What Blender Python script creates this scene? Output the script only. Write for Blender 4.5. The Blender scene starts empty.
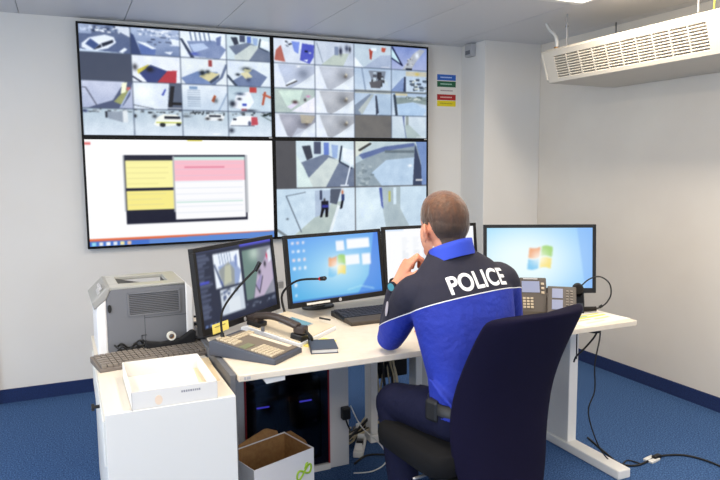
import bpy, bmesh, math, random
import numpy as np
from mathutils import Vector, Matrix
from mathutils.bvhtree import BVHTree

random.seed(7)
rng = np.random.default_rng(7)
PI = math.pi
SC = bpy.context.scene
COL = SC.collection

# ------------------------------------------------------------------ camera
cam_data = bpy.data.cameras.new('camera')
cam = bpy.data.objects.new('camera', cam_data)
COL.objects.link(cam)
cam_data.sensor_width = 36.0
cam_data.lens = 658.5 * 36.0 / 720.0
cam_data.clip_start = 0.05
YAW, PITCH, ROLL = -0.4193, 0.1127, -0.0084


def cam_axes():
    c, s = math.cos, math.sin
    rz = Matrix.Rotation(YAW, 3, 'Z')
    fwd = Vector((0, c(PITCH), -s(PITCH)))
    right = Vector((1, 0, 0))
    up = Vector((0, s(PITCH), c(PITCH)))
    r2 = right * c(ROLL) + up * s(ROLL)
    u2 = up * c(ROLL) - right * s(ROLL)
    return rz @ r2, rz @ u2, rz @ fwd


CX, CY, CZ = cam_axes()
CAM_LOC = Vector((-0.1115, -4.5249, 1.451))
cam.matrix_world = Matrix(((CX.x, CY.x, -CZ.x, CAM_LOC.x), (CX.y, CY.y, -CZ.y, CAM_LOC.y),
                           (CX.z, CY.z, -CZ.z, CAM_LOC.z), (0, 0, 0, 1)))
SC.camera = cam

# ------------------------------------------------------------------ light, exposure
SC.view_settings.view_transform = 'Standard'
SC.view_settings.look = 'None'
SC.view_settings.gamma = 1.0
SC.view_settings.use_curve_mapping = False
SC.view_settings.exposure = 0.0
world = bpy.data.worlds.new('daylight')
SC.world = world
world.use_nodes = True
world.node_tree.nodes['Background'].inputs[0].default_value = (0.62, 0.78, 1.0, 1)
world.node_tree.nodes['Background'].inputs[1].default_value = 1.2

CEIL = 2.369           # ceiling height
XR = 3.315             # right wall
XL = -2.6              # left wall
YR = -6.8              # wall behind the camera


def area(name, loc, rot, sx, sy, power, color):
    d = bpy.data.lights.new(name, 'AREA')
    d.shape = 'RECTANGLE'
    d.size, d.size_y = sx, sy
    d.energy = power
    d.color = color
    o = bpy.data.objects.new(name, d)
    o.location = loc
    o.rotation_euler = rot
    COL.objects.link(o)
    return o


# daylight through the windows of the left wall and of the wall behind the camera
area('window_daylight_side', (XL + 0.03, -3.6, 1.45), (0, -PI / 2, 0), 1.3, 3.0, 80, (0.80, 0.90, 1.0))
area('window_daylight_rear', (0.6, YR + 0.03, 1.45), (PI / 2, 0, 0), 3.6, 1.3, 26, (0.90, 0.95, 1.0))
# luminaires recessed in the ceiling (their panels are built further down)
LUMS = [(2.47, -2.20), (0.75, -2.5), (-1.0, -2.5), (2.51, -4.6), (0.75, -4.8), (-1.0, -4.8)]
for lx, ly in LUMS:
    area('luminaire_light', (lx, ly, CEIL - 0.03), (0, 0, 0), 0.26, 1.30, 23, (1.0, 0.87, 0.70))


# ------------------------------------------------------------------ helpers
def lin(c):
    c = c / 255.0
    return c / 12.92 if c <= 0.04045 else ((c + 0.055) / 1.055) ** 2.4


def rgb(r, g, b):
    return (lin(r), lin(g), lin(b), 1.0)


MATS = {}


def mat(name, col, rough=0.5, metal=0.0, spec=0.5, emit=None, estr=1.0, noise=None, bump=None, alpha=None, sheen=0):
    """procedural principled material; noise=(scale, colour2, detail) mixes colour, bump=(scale,strength)"""
    if name in MATS:
        return MATS[name]
    m = bpy.data.materials.new(name)
    m.use_nodes = True
    nt = m.node_tree
    b = nt.nodes['Principled BSDF']
    b.inputs['Base Color'].default_value = rgb(*col)
    b.inputs['Roughness'].default_value = rough
    b.inputs['Metallic'].default_value = metal
    b.inputs['Specular IOR Level'].default_value = spec
    if sheen:
        b.inputs['Sheen Weight'].default_value = sheen
    if emit:
        b.inputs['Emission Color'].default_value = rgb(*emit)
        b.inputs['Emission Strength'].default_value = estr
    if noise or bump:
        tc = nt.nodes.new('ShaderNodeTexCoord')
    if noise:
        n = nt.nodes.new('ShaderNodeTexNoise')
        n.inputs['Scale'].default_value = noise[0]
        n.inputs['Detail'].default_value = noise[2] if len(noise) > 2 else 3
        mx = nt.nodes.new('ShaderNodeMix')
        mx.data_type = 'RGBA'
        mx.inputs[6].default_value = rgb(*col)
        mx.inputs[7].default_value = rgb(*noise[1])
        rp = nt.nodes.new('ShaderNodeValToRGB')
        rp.color_ramp.elements[0].position = 0.35
        rp.color_ramp.elements[1].position = 0.65
        nt.links.new(tc.outputs['Object'], n.inputs['Vector'])
        nt.links.new(n.outputs['Fac'], rp.inputs['Fac'])
        nt.links.new(rp.outputs['Color'], mx.inputs[0])
        nt.links.new(mx.outputs[2], b.inputs['Base Color'])
    if bump:
        n2 = nt.nodes.new('ShaderNodeTexNoise')
        n2.inputs['Scale'].default_value = bump[0]
        n2.inputs['Detail'].default_value = 4
        bp = nt.nodes.new('ShaderNodeBump')
        bp.inputs['Strength'].default_value = bump[1]
        bp.inputs['Distance'].default_value = bump[2] if len(bump) > 2 else 0.004
        nt.links.new(tc.outputs['Object'], n2.inputs['Vector'])
        nt.links.new(n2.outputs['Fac'], bp.inputs['Height'])
        nt.links.new(bp.outputs['Normal'], b.inputs['Normal'])
    if alpha is not None:
        b.inputs['Alpha'].default_value = alpha
    MATS[name] = m
    return m


class B:
    """collects shapes into one bmesh"""

    def __init__(self):
        self.bm = bmesh.new()

    def box(self, c, s, rot=None):
        m = Matrix.Translation(c)
        if rot is not None:
            m = m @ (rot if isinstance(rot, Matrix) else Matrix.Rotation(rot, 4, 'Z'))
        m = m @ Matrix.Diagonal((s[0], s[1], s[2], 1))
        bmesh.ops.create_cube(self.bm, size=1, matrix=m)
        return self

    def bb(self, x0, x1, y0, y1, z0, z1):
        return self.box(((x0 + x1) / 2, (y0 + y1) / 2, (z0 + z1) / 2), (abs(x1 - x0), abs(y1 - y0), abs(z1 - z0)))

    def poly(self, verts, faces):
        vs = [self.bm.verts.new(v) for v in verts]
        for f in faces:
            self.bm.faces.new([vs[i] for i in f])
        return self

    def hexa(self, lo, hi):
        """lo, hi: 4 corner points each (counter-clockwise from above)"""
        return self.poly(list(lo) + list(hi), [(3, 2, 1, 0), (4, 5, 6, 7), (0, 1, 5, 4), (1, 2, 6, 5), (2, 3, 7, 6), (3, 0, 4, 7)])

    def prism(self, pts, axis, a, b):
        """pts 2-D outline extruded along axis from a to b ('x': pts are (y,z), 'y': (x,z), 'z': (x,y))"""
        def p3(p, t):
            return {'x': (t, p[0], p[1]), 'y': (p[0], t, p[1]), 'z': (p[0], p[1], t)}[axis]
        n = len(pts)
        v = [p3(p, a) for p in pts] + [p3(p, b) for p in pts]
        f = [tuple(range(n)), tuple(range(2 * n - 1, n - 1, -1))]
        f += [(i, i + n, (i + 1) % n + n, (i + 1) % n) for i in range(n)]
        self.poly(v, f)
        bmesh.ops.recalc_face_normals(self.bm, faces=self.bm.faces[:])
        return self

    def cyl(self, p0, p1, r0, r1=None, n=16):
        return self.tube([p0, p1], [r0, r0 if r1 is None else r1], n, smooth=False)

    def tube(self, pts, r, n=8, smooth=True, k=5, squash=None):
        pts = [Vector(p) for p in pts]
        rr = list(r) if hasattr(r, '__len__') else [r] * len(pts)
        if smooth and len(pts) > 2:
            q, qr = [], []
            for i in range(len(pts) - 1):
                a = pts[max(i - 1, 0)]; b = pts[i]; c = pts[i + 1]; d = pts[min(i + 2, len(pts) - 1)]
                for j in range(k):
                    t = j / k
                    q.append(0.5 * ((2 * b) + (c - a) * t + (2 * a - 5 * b + 4 * c - d) * t * t + (3 * b - a - 3 * c + d) * t ** 3))
                    qr.append(rr[i] * (1 - t) + rr[i + 1] * t)
            q.append(pts[-1]); qr.append(rr[-1])
            pts, rr = q, qr
        rings = []
        up = Vector((0.13, 0.27, 0.95))
        for i, p in enumerate(pts):
            t = (pts[min(i + 1, len(pts) - 1)] - pts[max(i - 1, 0)]).normalized()
            if abs(t.dot(up)) > 0.97:
                up = Vector((0.9, 0.3, 0.1))
            u = (up - t * up.dot(t)).normalized()
            v = t.cross(u)
            up = u
            sq = squash or (1, 1)
            rings.append([p + (u * math.cos(2 * PI * j / n) * sq[0] + v * math.sin(2 * PI * j / n) * sq[1]) * rr[i] for j in range(n)])
        return self.loft(rings)

    def loft(self, rings, cap=True):
        vs = [[self.bm.verts.new(p) for p in rg] for rg in rings]
        n = len(rings[0])
        for a, b in zip(vs, vs[1:]):
            for j in range(n):
                self.bm.faces.new((a[j], a[(j + 1) % n], b[(j + 1) % n], b[j]))
        if cap:
            self.bm.faces.new(vs[0][::-1])
            self.bm.faces.new(vs[-1])
        return self

    def ell(self, c, s, rot=None, seg=20):
        m = Matrix.Translation(c)
        if rot is not None:
            m = m @ rot
        m = m @ Matrix.Diagonal((s[0], s[1], s[2], 1))
        bmesh.ops.create_uvsphere(self.bm, u_segments=seg, v_segments=seg // 2 + 2, radius=1, matrix=m)
        return self

    def lathe(self, prof, c=(0, 0, 0), n=24):
        rings = [[Vector((c[0] + r * math.cos(2 * PI * j / n), c[1] + r * math.sin(2 * PI * j / n), c[2] + z)) for j in range(n)] for r, z in prof]
        return self.loft(rings)


def mk(name, b, material, parent=None, bevel=0, smooth=False, seg=2):
    me = bpy.data.meshes.new(name)
    bm = b.bm if isinstance(b, B) else b
    bmesh.ops.recalc_face_normals(bm, faces=bm.faces[:])
    bm.to_mesh(me)
    bm.free()
    me.materials.append(material)
    if smooth:
        me.shade_smooth()
    o = bpy.data.objects.new(name, me)
    COL.objects.link(o)
    if parent:
        o.parent = parent
    if bevel:
        md = o.modifiers.new('bevel', 'BEVEL')
        md.width = bevel
        md.segments = seg
        md.limit_method = 'ANGLE'
        md.angle_limit = math.radians(40)
    return o


def share(o, parent, loc=(0, 0, 0), rotz=0.0):
    c = o.copy()
    COL.objects.link(c)
    c.parent = parent
    c.location = loc
    c.rotation_euler = (0, 0, rotz)
    return c


def thing(name, label, cat, loc=(0, 0, 0), rotz=0.0, group=None):
    o = bpy.data.objects.new(name, None)
    o.empty_display_size = 0.05
    COL.objects.link(o)
    o.location = loc
    o.rotation_euler = (0, 0, rotz)
    return tag(o, label, cat, group)


def tag(o, label, cat, group=None, kind=None):
    o['label'] = label
    o['category'] = cat
    if group:
        o['group'] = group
    if kind:
        o['kind'] = kind
    return o


def struct(o):
    o['kind'] = 'structure'
    return o


# ------------------------------------------------------------------ materials
M_wall = mat('painted_plaster', (226, 224, 220), 0.85, noise=(1.4, (222, 219, 214)), bump=(180, 0.12, 0.002))
M_wallr = mat('painted_concrete', (224, 217, 206), 0.8, noise=(2.2, (219, 211, 200)), bump=(7, 0.10, 0.006))
M_ceil = mat('lacquered_metal_ceiling', (214, 214, 216), 0.42, spec=0.5)
M_joint = mat('ceiling_joint', (120, 122, 126), 0.8)
M_floor = None
M_base = mat('carpet_skirting', (27, 52, 104), 0.95, noise=(260, (14, 32, 74), 2), bump=(400, 0.5, 0.003))
M_white = mat('white_laminate', (222, 222, 219), 0.45)
M_whitemetal = mat('white_coated_metal', (232, 231, 228), 0.4)
M_cream = mat('cream_plastic', (226, 214, 192), 0.5)
M_deskt = mat('desk_laminate', (230, 220, 203), 0.4, noise=(30, (226, 214, 195)))
M_black = mat('black_plastic', (15, 15, 17), 0.45)
M_bezel = mat('display_bezel', (7, 7, 9), 0.5, spec=0.2)
M_blackgloss = mat('black_gloss', (10, 10, 13), 0.2)
M_dark = mat('dark_grey_plastic', (52, 53, 57), 0.5)
M_grey = mat('mid_grey_plastic', (104, 106, 112), 0.55)
M_lgrey = mat('light_grey_plastic', (176, 176, 178), 0.5)
M_rubber = mat('black_rubber', (15, 15, 16), 0.6)
M_steel = mat('steel', (165, 165, 168), 0.35, metal=0.9)
M_red = mat('red_seal', (140, 20, 32), 0.5)
M_yellow = mat('yellow_note_paper', (246, 228, 120), 0.8)
M_paper = mat('white_paper', (226, 224, 220), 0.8)
M_kraft = mat('kraft_cardboard', (150, 112, 68), 0.85, noise=(60, (138, 100, 60)))


def carpet():
    m = bpy.data.materials.new('blue_carpet')
    m.use_nodes = True
    nt = m.node_tree
    b = nt.nodes['Principled BSDF']
    b.inputs['Roughness'].default_value = 1.0
    b.inputs['Specular IOR Level'].default_value = 0.1
    tc = nt.nodes.new('ShaderNodeTexCoord')
    n = nt.nodes.new('ShaderNodeTexNoise')
    n.inputs['Scale'].default_value = 150
    n.inputs['Detail'].default_value = 3
    r = nt.nodes.new('ShaderNodeValToRGB')
    e = r.color_ramp.elements
    e[0].position, e[0].color = 0.30, rgb(36, 58, 94)
    e[1].position, e[1].color = 0.70, rgb(92, 124, 170)
    k = r.color_ramp.elements.new(0.5)
    k.color = rgb(60, 90, 136)
    bp = nt.nodes.new('ShaderNodeBump')
    bp.inputs['Strength'].default_value = 0.6
    bp.inputs['Distance'].default_value = 0.006
    nt.links.new(tc.outputs['Object'], n.inputs['Vector'])
    nt.links.new(n.outputs['Fac'], r.inputs['Fac'])
    nt.links.new(r.outputs['Color'], b.inputs['Base Color'])
    nt.links.new(n.outputs['Fac'], bp.inputs['Height'])
    nt.links.new(bp.outputs['Normal'], b.inputs['Normal'])
    return m


M_floor = carpet()

# ------------------------------------------------------------------ the room
struct(mk('floor', B().bb(XL - .2, XR + .2, YR - .2, 0.2, -0.06, 0), M_floor))
struct(mk('wall_back', B().bb(XL - .2, XR + .2, 0, 0.15, 0, CEIL + .05), M_wall))
struct(mk('wall_right', B().bb(XR, XR + .15, YR, 0, 0, CEIL + .05), M_wallr))
DP, XP = -0.318, 2.795
struct(mk('wall_pier', B().bb(XP, XR, DP, 0, 0, CEIL + .02), M_wall, bevel=0.004))
# left wall with a wide window opening, wall behind the camera with another
WL = B()
wy0, wy1, wz0, wz1 = -5.15, -2.05, 0.8, 2.1
WL.bb(XL - .2, XL, YR, wy0, 0, CEIL + .05).bb(XL - .2, XL, wy1, 0, 0, CEIL + .05)
WL.bb(XL - .2, XL, wy0, wy1, 0, wz0).bb(XL - .2, XL, wy0, wy1, wz1, CEIL + .05)
struct(mk('wall_left', WL, M_wall))
WF = B()
wx0, wx1 = -1.25, 2.45
WF.bb(XL, wx0, YR - .2, YR, 0, CEIL + .05).bb(wx1, XR, YR - .2, YR, 0, CEIL + .05)
WF.bb(wx0, wx1, YR - .2, YR, 0, wz0).bb(wx0, wx1, YR - .2, YR, wz1, CEIL + .05)
struct(mk('wall_front', WF, M_wall))
M_glass = bpy.data.materials.new('window_glass')
M_glass.use_nodes = True
_g = M_glass.node_tree
_tr = _g.nodes.new('ShaderNodeBsdfTransparent')
_gl = _g.nodes.new('ShaderNodeBsdfGlossy')
_gl.inputs['Roughness'].default_value = 0.03
_mx = _g.nodes.new('ShaderNodeMixShader')
_mx.inputs[0].default_value = 0.08
_g.links.new(_tr.outputs[0], _mx.inputs[1])
_g.links.new(_gl.outputs[0], _mx.inputs[2])
_g.links.new(_mx.outputs[0], _g.nodes['Material Output'].inputs[0])


def window(n, horizontal, a0, a1, pos):
    w = bpy.data.objects.new('window_%d' % n, None)
    COL.objects.link(w)
    struct(w)
    f = B()
    k = 4
    def bar(u0, u1, z0, z1):
        if horizontal:
            f.bb(u0, u1, pos - .15, pos - .10, z0, z1)
        else:
            f.bb(pos - .15, pos - .10, u0, u1, z0, z1)
    bar(a0, a1, wz0, wz0 + .05); bar(a0, a1, wz1 - .05, wz1)
    for i in range(k):
        u = a0 + (a1 - a0 - .05) * i / (k - 1)
        bar(u, u + .05, wz0 + .05, wz1 - .05)
    mk('window_frame', f, M_whitemetal, w)
    for i in range(k - 1):
        u0 = a0 + (a1 - a0 - .05) * i / (k - 1) + .05
        u1 = a0 + (a1 - a0 - .05) * (i + 1) / (k - 1)
        g = B()
        if horizontal:
            g.bb(u0, u1, pos - .13, pos - .12, wz0 + .05, wz1 - .05)
        else:
            g.bb(pos - .13, pos - .12, u0, u1, wz0 + .05, wz1 - .05)
        mk('pane', g, M_glass, w)


window(1, False, wy0, wy1, XL)
window(2, True, wx0, wx1, YR)

# door casing that just enters the left edge of the view
struct(mk('trim_1', B().bb(-.72, -.558, -.05, 0, 0, 2.12), mat('beige_casing', (214, 203, 184), .6), bevel=.004))

# ceiling: strips of lacquered metal with open joints between them
ceil = struct(mk('ceiling', B().bb(XL - .2, XR + .2, YR - .2, .2, CEIL + .012, CEIL + .08), M_joint))
seams = [-2.67, -2.08, -1.49, -.899, -.308, .283, .862, 1.445, 2.04, 2.63, 3.22]
prev = XL
yl0 = {}
for s in seams + [XR]:
    if s - prev > .05:
        pb = B()
        pb.bb(prev + .002, s - .002, YR, -.001, CEIL, CEIL + .012)
        mk('ceiling_panel', pb, M_ceil, ceil)
    prev = max(prev, s)

# carpet skirtings
BB = 0.0855
struct(mk('baseboard_back', B().bb(-.556, XP, -.012, 0, 0, BB), M_base))
struct(mk('baseboard_left', B().bb(XL, -.722, -.012, 0, 0, BB), M_base))
struct(mk('baseboard_right', B().bb(XR - .012, XR, YR, DP, 0, BB), M_base))
struct(mk('baseboard_pier', B().bb(XP - .012, XR - .012, DP - .012, DP, 0, BB).bb(XP - .012, XP, DP, -.012, 0, BB), M_base))

# luminaires
M_lum = mat('luminaire_diffuser', (255, 250, 240), .6, emit=(255, 244, 226), estr=3.0)
lumlab = ['flat white ceiling light above the air conditioner side of the desk',
          'flat ceiling light above the left end of the desk', 'flat ceiling light left of the desk over the carpet',
          'flat ceiling light behind the camera near the right wall', 'flat ceiling light behind the camera in the middle',
          'flat ceiling light behind the camera near the left wall']
for (lx, ly), lb in zip(LUMS, lumlab):
    t = thing('ceiling_light', lb, 'ceiling light', (lx, ly, CEIL), 0, 'ceiling lights')
    fr = B()
    fr.bb(-.15, .15, -.70, -.66, -.022, 0).bb(-.15, .15, .66, .70, -.022, 0).bb(-.15, -.13, -.66, .66, -.022, 0).bb(.13, .15, -.66, .66, -.022, 0)
    mk('frame', fr, M_whitemetal, t)
    mk('diffuser', B().bb(-.13, .13, -.66, .66, -.018, 0), M_lum, t)

# ------------------------------------------------------------------ pictures shown on the screens
SS = 2


class Canvas:
    def __init__(self, w, h, bg=(255, 255, 255)):
        self.w, self.h = w, h
        self.a = np.empty((h * SS, w * SS, 3))
        self.a[:] = bg
        yy, xx = np.mgrid[0:h * SS, 0:w * SS]
        self.X = (xx + .5) / (w * SS)
        self.Y = (yy + .5) / (h * SS)
        self.vp = (0, 0, 1, 1)

    def view(self, x0, y0, x1, y1):
        self.vp = (x0, y0, x1, y1)
        self.x = (self.X - x0) / (x1 - x0)
        self.y = (self.Y - y0) / (y1 - y0)
        self.m = (self.x >= 0) & (self.x < 1) & (self.y >= 0) & (self.y < 1)
        return self

    def put(self, mask, col, al=1.0):
        mask = mask & self.m
        if not np.isscalar(al):
            al = al[mask][:, None]
        self.a[mask] = self.a[mask] * (1 - al) + np.array(col, float) * al

    def fill(self, c):
        self.put(self.m, c)
        return self

    def grad(self, c0, c1, ax=0, ay=1):
        t = np.clip(self.x * ax + self.y * ay, 0, 1)[..., None]
        g = np.array(c0, float) * (1 - t) + np.array(c1, float) * t
        self.a[self.m] = g[self.m]
        return self

    def poly(self, pts, c, al=1.0):
        x, y = self.x, self.y
        ins = np.zeros(x.shape, bool)
        n = len(pts)
        for i in range(n):
            x0, y0 = pts[i]; x1, y1 = pts[(i + 1) % n]
            cond = ((y0 > y) != (y1 > y))
            with np.errstate(divide='ignore', invalid='ignore'):
                xi = (x1 - x0) * (y - y0) / (y1 - y0 if y1 != y0 else 1e-9) + x0
            ins ^= cond & (x < xi)
        self.put(ins, c, al)
        return self

    def rect(self, x0, y0, x1, y1, c, al=1.0):
        self.put((self.x >= x0) & (self.x < x1) & (self.y >= y0) & (self.y < y1), c, al)
        return self

    def blob(self, cx, cy, rx, ry, c, al=1.0):
        d = ((self.x - cx) / rx) ** 2 + ((self.y - cy) / ry) ** 2
        self.put(d < 4, c, np.clip(al * np.exp(-d * 1.1), 0, 1))
        return self

    def disc(self, cx, cy, rx, ry, c, al=1.0):
        self.put(((self.x - cx) / rx) ** 2 + ((self.y - cy) / ry) ** 2 < 1, c, al)
        return self

    def line(self, pts, w, c):
        for (x0, y0), (x1, y1) in zip(pts, pts[1:]):
            dx, dy = x1 - x0, y1 - y0
            L = dx * dx + dy * dy + 1e-9
            t = np.clip(((self.x - x0) * dx + (self.y - y0) * dy) / L, 0, 1)
            d = np.hypot(self.x - x0 - t * dx, self.y - y0 - t * dy)
            self.put(d < w, c)
        return self

    def speck(self, x0, y0, x1, y1, n, cols, sx=.03, sy=.03):
        for _ in range(n):
            px = x0 + (x1 - x0) * rng.random(); py = y0 + (y1 - y0) * rng.random()
            self.rect(px, py, px + sx * (.4 + rng.random()), py + sy * (.4 + rng.random()), cols[int(rng.random() * len(cols))])
        return self

    def out(self, lift=0.0):
        a = self.a.reshape(self.h, SS, self.w, SS, 3).mean((1, 3))
        p = np.pad(a, ((1, 1), (1, 1), (0, 0)), 'edge')
        a = (p[:-2] + 2 * p[1:-1] + p[2:]) / 4
        a = (a[:, :-2] + 2 * a[:, 1:-1] + a[:, 2:]) / 4
        if lift:
            a = 255 * (np.clip(a * 1.02, 0, 255) / 255) ** 1.4
            a = a * .78 + a.mean(2, keepdims=True) * np.array((.215, .22, .23))
            lo = rng.standard_normal((self.h // 6 + 2, self.w // 6 + 2))
            lo = np.kron(lo, np.ones((6, 6)))[3:self.h + 3, 3:self.w + 3]
            for ax in (0, 1):
                for _ in range(3):
                    lo = (np.roll(lo, 2, ax) + lo + np.roll(lo, -2, ax)) / 3
            g = (lo * 6 + rng.standard_normal(a.shape[:2]) * 3) * np.clip((a.mean(2) - 75) / 60, 0, 1)
            a = a + g[..., None] * np.array((1.1, 1.0, .8)) * (a < 249)
        return np.clip(a, 0, 255)


M_screen = bpy.data.materials.new('lit_screen')
M_screen.use_nodes = True
_nt = M_screen.node_tree
_b = _nt.nodes['Principled BSDF']
_b.inputs['Base Color'].default_value = (0.004, 0.004, 0.005, 1)
_b.inputs['Roughness'].default_value = 0.35
_b.inputs['Specular IOR Level'].default_value = 0.15
_at = _nt.nodes.new('ShaderNodeVertexColor')
_at.layer_name = 'picture'
_nt.links.new(_at.outputs['Color'], _b.inputs['Emission Color'])
_b.inputs['Emission Strength'].default_value = 1.0


def screen_mesh(name, img, W, H, parent, loc=(0, 0, 0)):
    """upright grid facing -y, centred on loc, coloured by the picture"""
    h, w, _ = img.shape
    xs = (np.arange(w) / (w - 1) - .5) * W
    zs = (.5 - np.arange(h) / (h - 1)) * H
    co = np.zeros((h, w, 3))
    co[..., 0] = xs[None, :]
    co[..., 2] = zs[:, None]
    co += np.array(loc)
    idx = np.arange(h * w).reshape(h, w)
    q = np.stack([idx[1:, :-1], idx[1:, 1:], idx[:-1, 1:], idx[:-1, :-1]], -1).reshape(-1, 4)
    me = bpy.data.meshes.new(name)
    me.vertices.add(h * w)
    me.vertices.foreach_set('co', co.ravel())
    me.loops.add(q.size)
    me.loops.foreach_set('vertex_index', q.ravel())
    me.polygons.add(len(q))
    me.polygons.foreach_set('loop_start', np.arange(len(q)) * 4)
    me.update(calc_edges=True)
    at = me.color_attributes.new('picture', 'FLOAT_COLOR', 'POINT')
    c = img / 255.0
    l = np.where(c <= .04045, c / 12.92, ((c + .055) / 1.055) ** 2.4)
    rgba = np.concatenate([l, np.ones((h, w, 1))], -1)
    at.data.foreach_set('color', rgba.reshape(-1).astype(np.float32))
    me.materials.append(M_screen)
    o = bpy.data.objects.new(name, me)
    COL.objects.link(o)
    o.parent = parent
    return o


W1, W2, BL_, GR, DK = (238, 246, 255), (214, 230, 248), (120, 142, 196), (128, 138, 158), (54, 60, 78)


def t_car(c):
    c.grad((126, 142, 176), (112, 130, 172))
    c.speck(0, 0, 1, .22, 60, [(230, 238, 250), (160, 178, 210), (80, 96, 130), (240, 244, 250)], .06, .06)
    c.rect(0, .0, .25, .35, (196, 212, 240), .7); c.poly([(.7, 0), (1, .05), (1, .4), (.8, .22)], (226, 234, 246))
    c.poly([(.05, .85), (.05, .7), (.2, .48), (.5, .35), (.68, .42), (.72, .62), (.55, .85), (.25, .98)], (232, 240, 252))
    c.poly([(.12, .72), (.22, .52), (.38, .72), (.28, .9)], (86, 112, 170)); c.poly([(.27, .92), (.42, .68), (.66, .52), (.66, .62), (.45, .8)], (60, 68, 92))
    c.line([(.44, .8), (.42, .68)], .012, (220, 228, 240)); c.poly([(.76, .95), (.88, .78), (.94, .84), (.84, .98)], W1)
    c.poly([(0, .9), (1, 1), (0, 1)], W2)


def t_yard(c):
    c.grad((190, 206, 234), (140, 160, 200)); c.speck(.1, 0, 1, .25, 50, [(236, 242, 252), (150, 170, 206), (214, 224, 240)], .08, .07)
    c.poly([(0, .2), (.06, .3), (.2, 1), (0, 1)], (80, 100, 150)); c.poly([(.15, .6), (.5, .75), (.48, 1), (.2, 1)], (112, 140, 204))
    c.poly([(.1, .5), (.3, .55), (.52, .75), (.42, .78)], W1); c.speck(.3, .3, .9, .6, 12, [(70, 80, 110), (230, 238, 250)], .1, .03)
    c.poly([(.82, .35), (1, .38), (1, .62), (.84, .55)], W1); c.poly([(.66, .86), (.86, .82), (.8, .95)], W1)


def t_room(c):
    c.fill(W1); c.poly([(.15, .38), (.75, .3), (1, .62), (.85, 1), (.28, .95)], (150, 168, 208)); c.poly([(.2, .5), (.5, .42), (.62, .6), (.3, .8)], (196, 214, 244))
    for i in range(5):
        c.line([(.22 + .1 * i, .02), (.25 + .1 * i, .34)], .012, (110, 130, 168))
    c.poly([(.0, .3), (.05, .3), (.3, 1), (.22, 1)], (74, 88, 120)); c.poly([(.78, .2), (.9, .1), (.88, .45), (.8, .5)], (130, 148, 196)); c.blob(.3, .85, .1, .06, (90, 110, 220), .8)


def t_hall(c):
    c.fill((216, 232, 240)); c.poly([(.05, .48), (.5, .28), (1, .6), (1, 1), (.3, 1)], (136, 150, 176)); c.poly([(.2, 1), (.16, .85), (.55, .36), (.75, .42), (.5, 1)], (214, 224, 222))
    c.poly([(.1, .12), (.24, .1), (.28, .36), (.18, .42)], (84, 92, 112)); c.rect(.3, .02, .42, .28, (100, 110, 140)); c.rect(.47, .04, .56, .3, (120, 150, 226))
    c.poly([(.6, .08), (.72, .1), (.7, .38), (.62, .36)], (170, 196, 236)); c.line([(.78, .12), (.74, .45), (.95, .6)], .015, (70, 84, 110)); c.poly([(.8, .15), (1, .2), (1, .55), (.8, .42)], W1)


def t_blank(c, col=(98, 108, 132)):
    c.fill(col)


def t_red(c):
    c.fill((236, 242, 250)); c.poly([(.12, .62), (.38, .35), (.72, .55), (.6, 1), (.3, 1)], (72, 92, 160)); c.poly([(.5, 1), (.72, .55), (.92, .52), (.9, 1)], (214, 70, 88))
    c.poly([(.1, .55), (.36, .32), (.28, .5), (.12, .7)], (232, 220, 90)); c.blob(.36, .52, .08, .1, (40, 44, 60)); c.blob(.06, .45, .05, .12, (60, 60, 70), .8); c.line([(0, .8), (.18, 1)], .02, (60, 70, 100))


def t_office(c):
    c.fill((232, 240, 246)); c.poly([(0, .78), (.35, .5), (.8, .5), (.75, 1), (.1, 1)], (140, 164, 210)); c.poly([(.38, .68), (.62, .5), (.84, .56), (.6, .88)], (232, 224, 176))
    c.poly([(.6, .88), (.84, .58), (.82, .72), (.64, .96)], (90, 104, 132)); c.blob(.46, .55, .06, .1, (40, 52, 60)); c.blob(.58, .5, .05, .07, (70, 80, 90)); c.rect(.6, .04, .68, .3, (190, 90, 90))
    c.line([(1, .2), (.88, .7), (.68, 1)], .03, (130, 146, 180))


def t_desk(c):
    c.fill((230, 240, 248)); c.poly([(.12, .8), (.6, .3), (.92, .6), (.75, 1), (.2, 1)], (136, 154, 192)); c.poly([(.3, .5), (.46, .4), (.58, .62), (.42, .72)], (236, 230, 190))
    c.blob(.44, .32, .1, .08, (64, 74, 84)); c.poly([(.4, .3), (.56, .36), (.5, .45), (.36, .4)], (206, 206, 170)); c.blob(.24, .55, .05, .05, (50, 60, 76)); c.blob(.48, .74, .05, .08, (90, 104, 140)); c.line([(0, .6), (.2, 1)], .03, (80, 96, 120))


def t_ramp(c):
    c.grad((214, 220, 240), (190, 200, 226)); c.poly([(.1, 1), (.6, .7), (.85, .0), (1, .0), (.95, .5), (.8, .9), (.7, 1)], (104, 116, 152)); c.poly([(.62, .75), (.85, .3), (.95, .3), (.85, .7), (.75, .85)], (206, 210, 110), .7)
    c.poly([(.8, .05), (.9, .02), (.86, .4), (.76, .45)], (250, 252, 220)); c.rect(.88, .2, .96, .32, (220, 120, 120)); c.line([(.02, .25), (.08, .25), (.28, .9)], .012, (110, 116, 140)); c.line([(.95, .3), (.75, .95)], .02, (180, 196, 228))


def t_pole(c):
    c.fill((226, 236, 246)); c.blob(.2, .4, .25, .4, (246, 252, 255)); c.poly([(.58, .45), (.66, .2), (.68, .25), (.62, .48)], (90, 110, 210)); c.poly([(.75, .0), (1, .0), (1, 1), (.7, 1)], (112, 126, 150)); c.poly([(.78, .1), (.86, .1), (.8, .9), (.72, .9)], (40, 46, 60))
    c.rect(.72, .72, 1, .82, (30, 34, 44)); c.line([(0, .85), (.4, .98)], .012, (110, 120, 140)); c.rect(.7, .92, 1, .96, (240, 240, 240))


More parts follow.
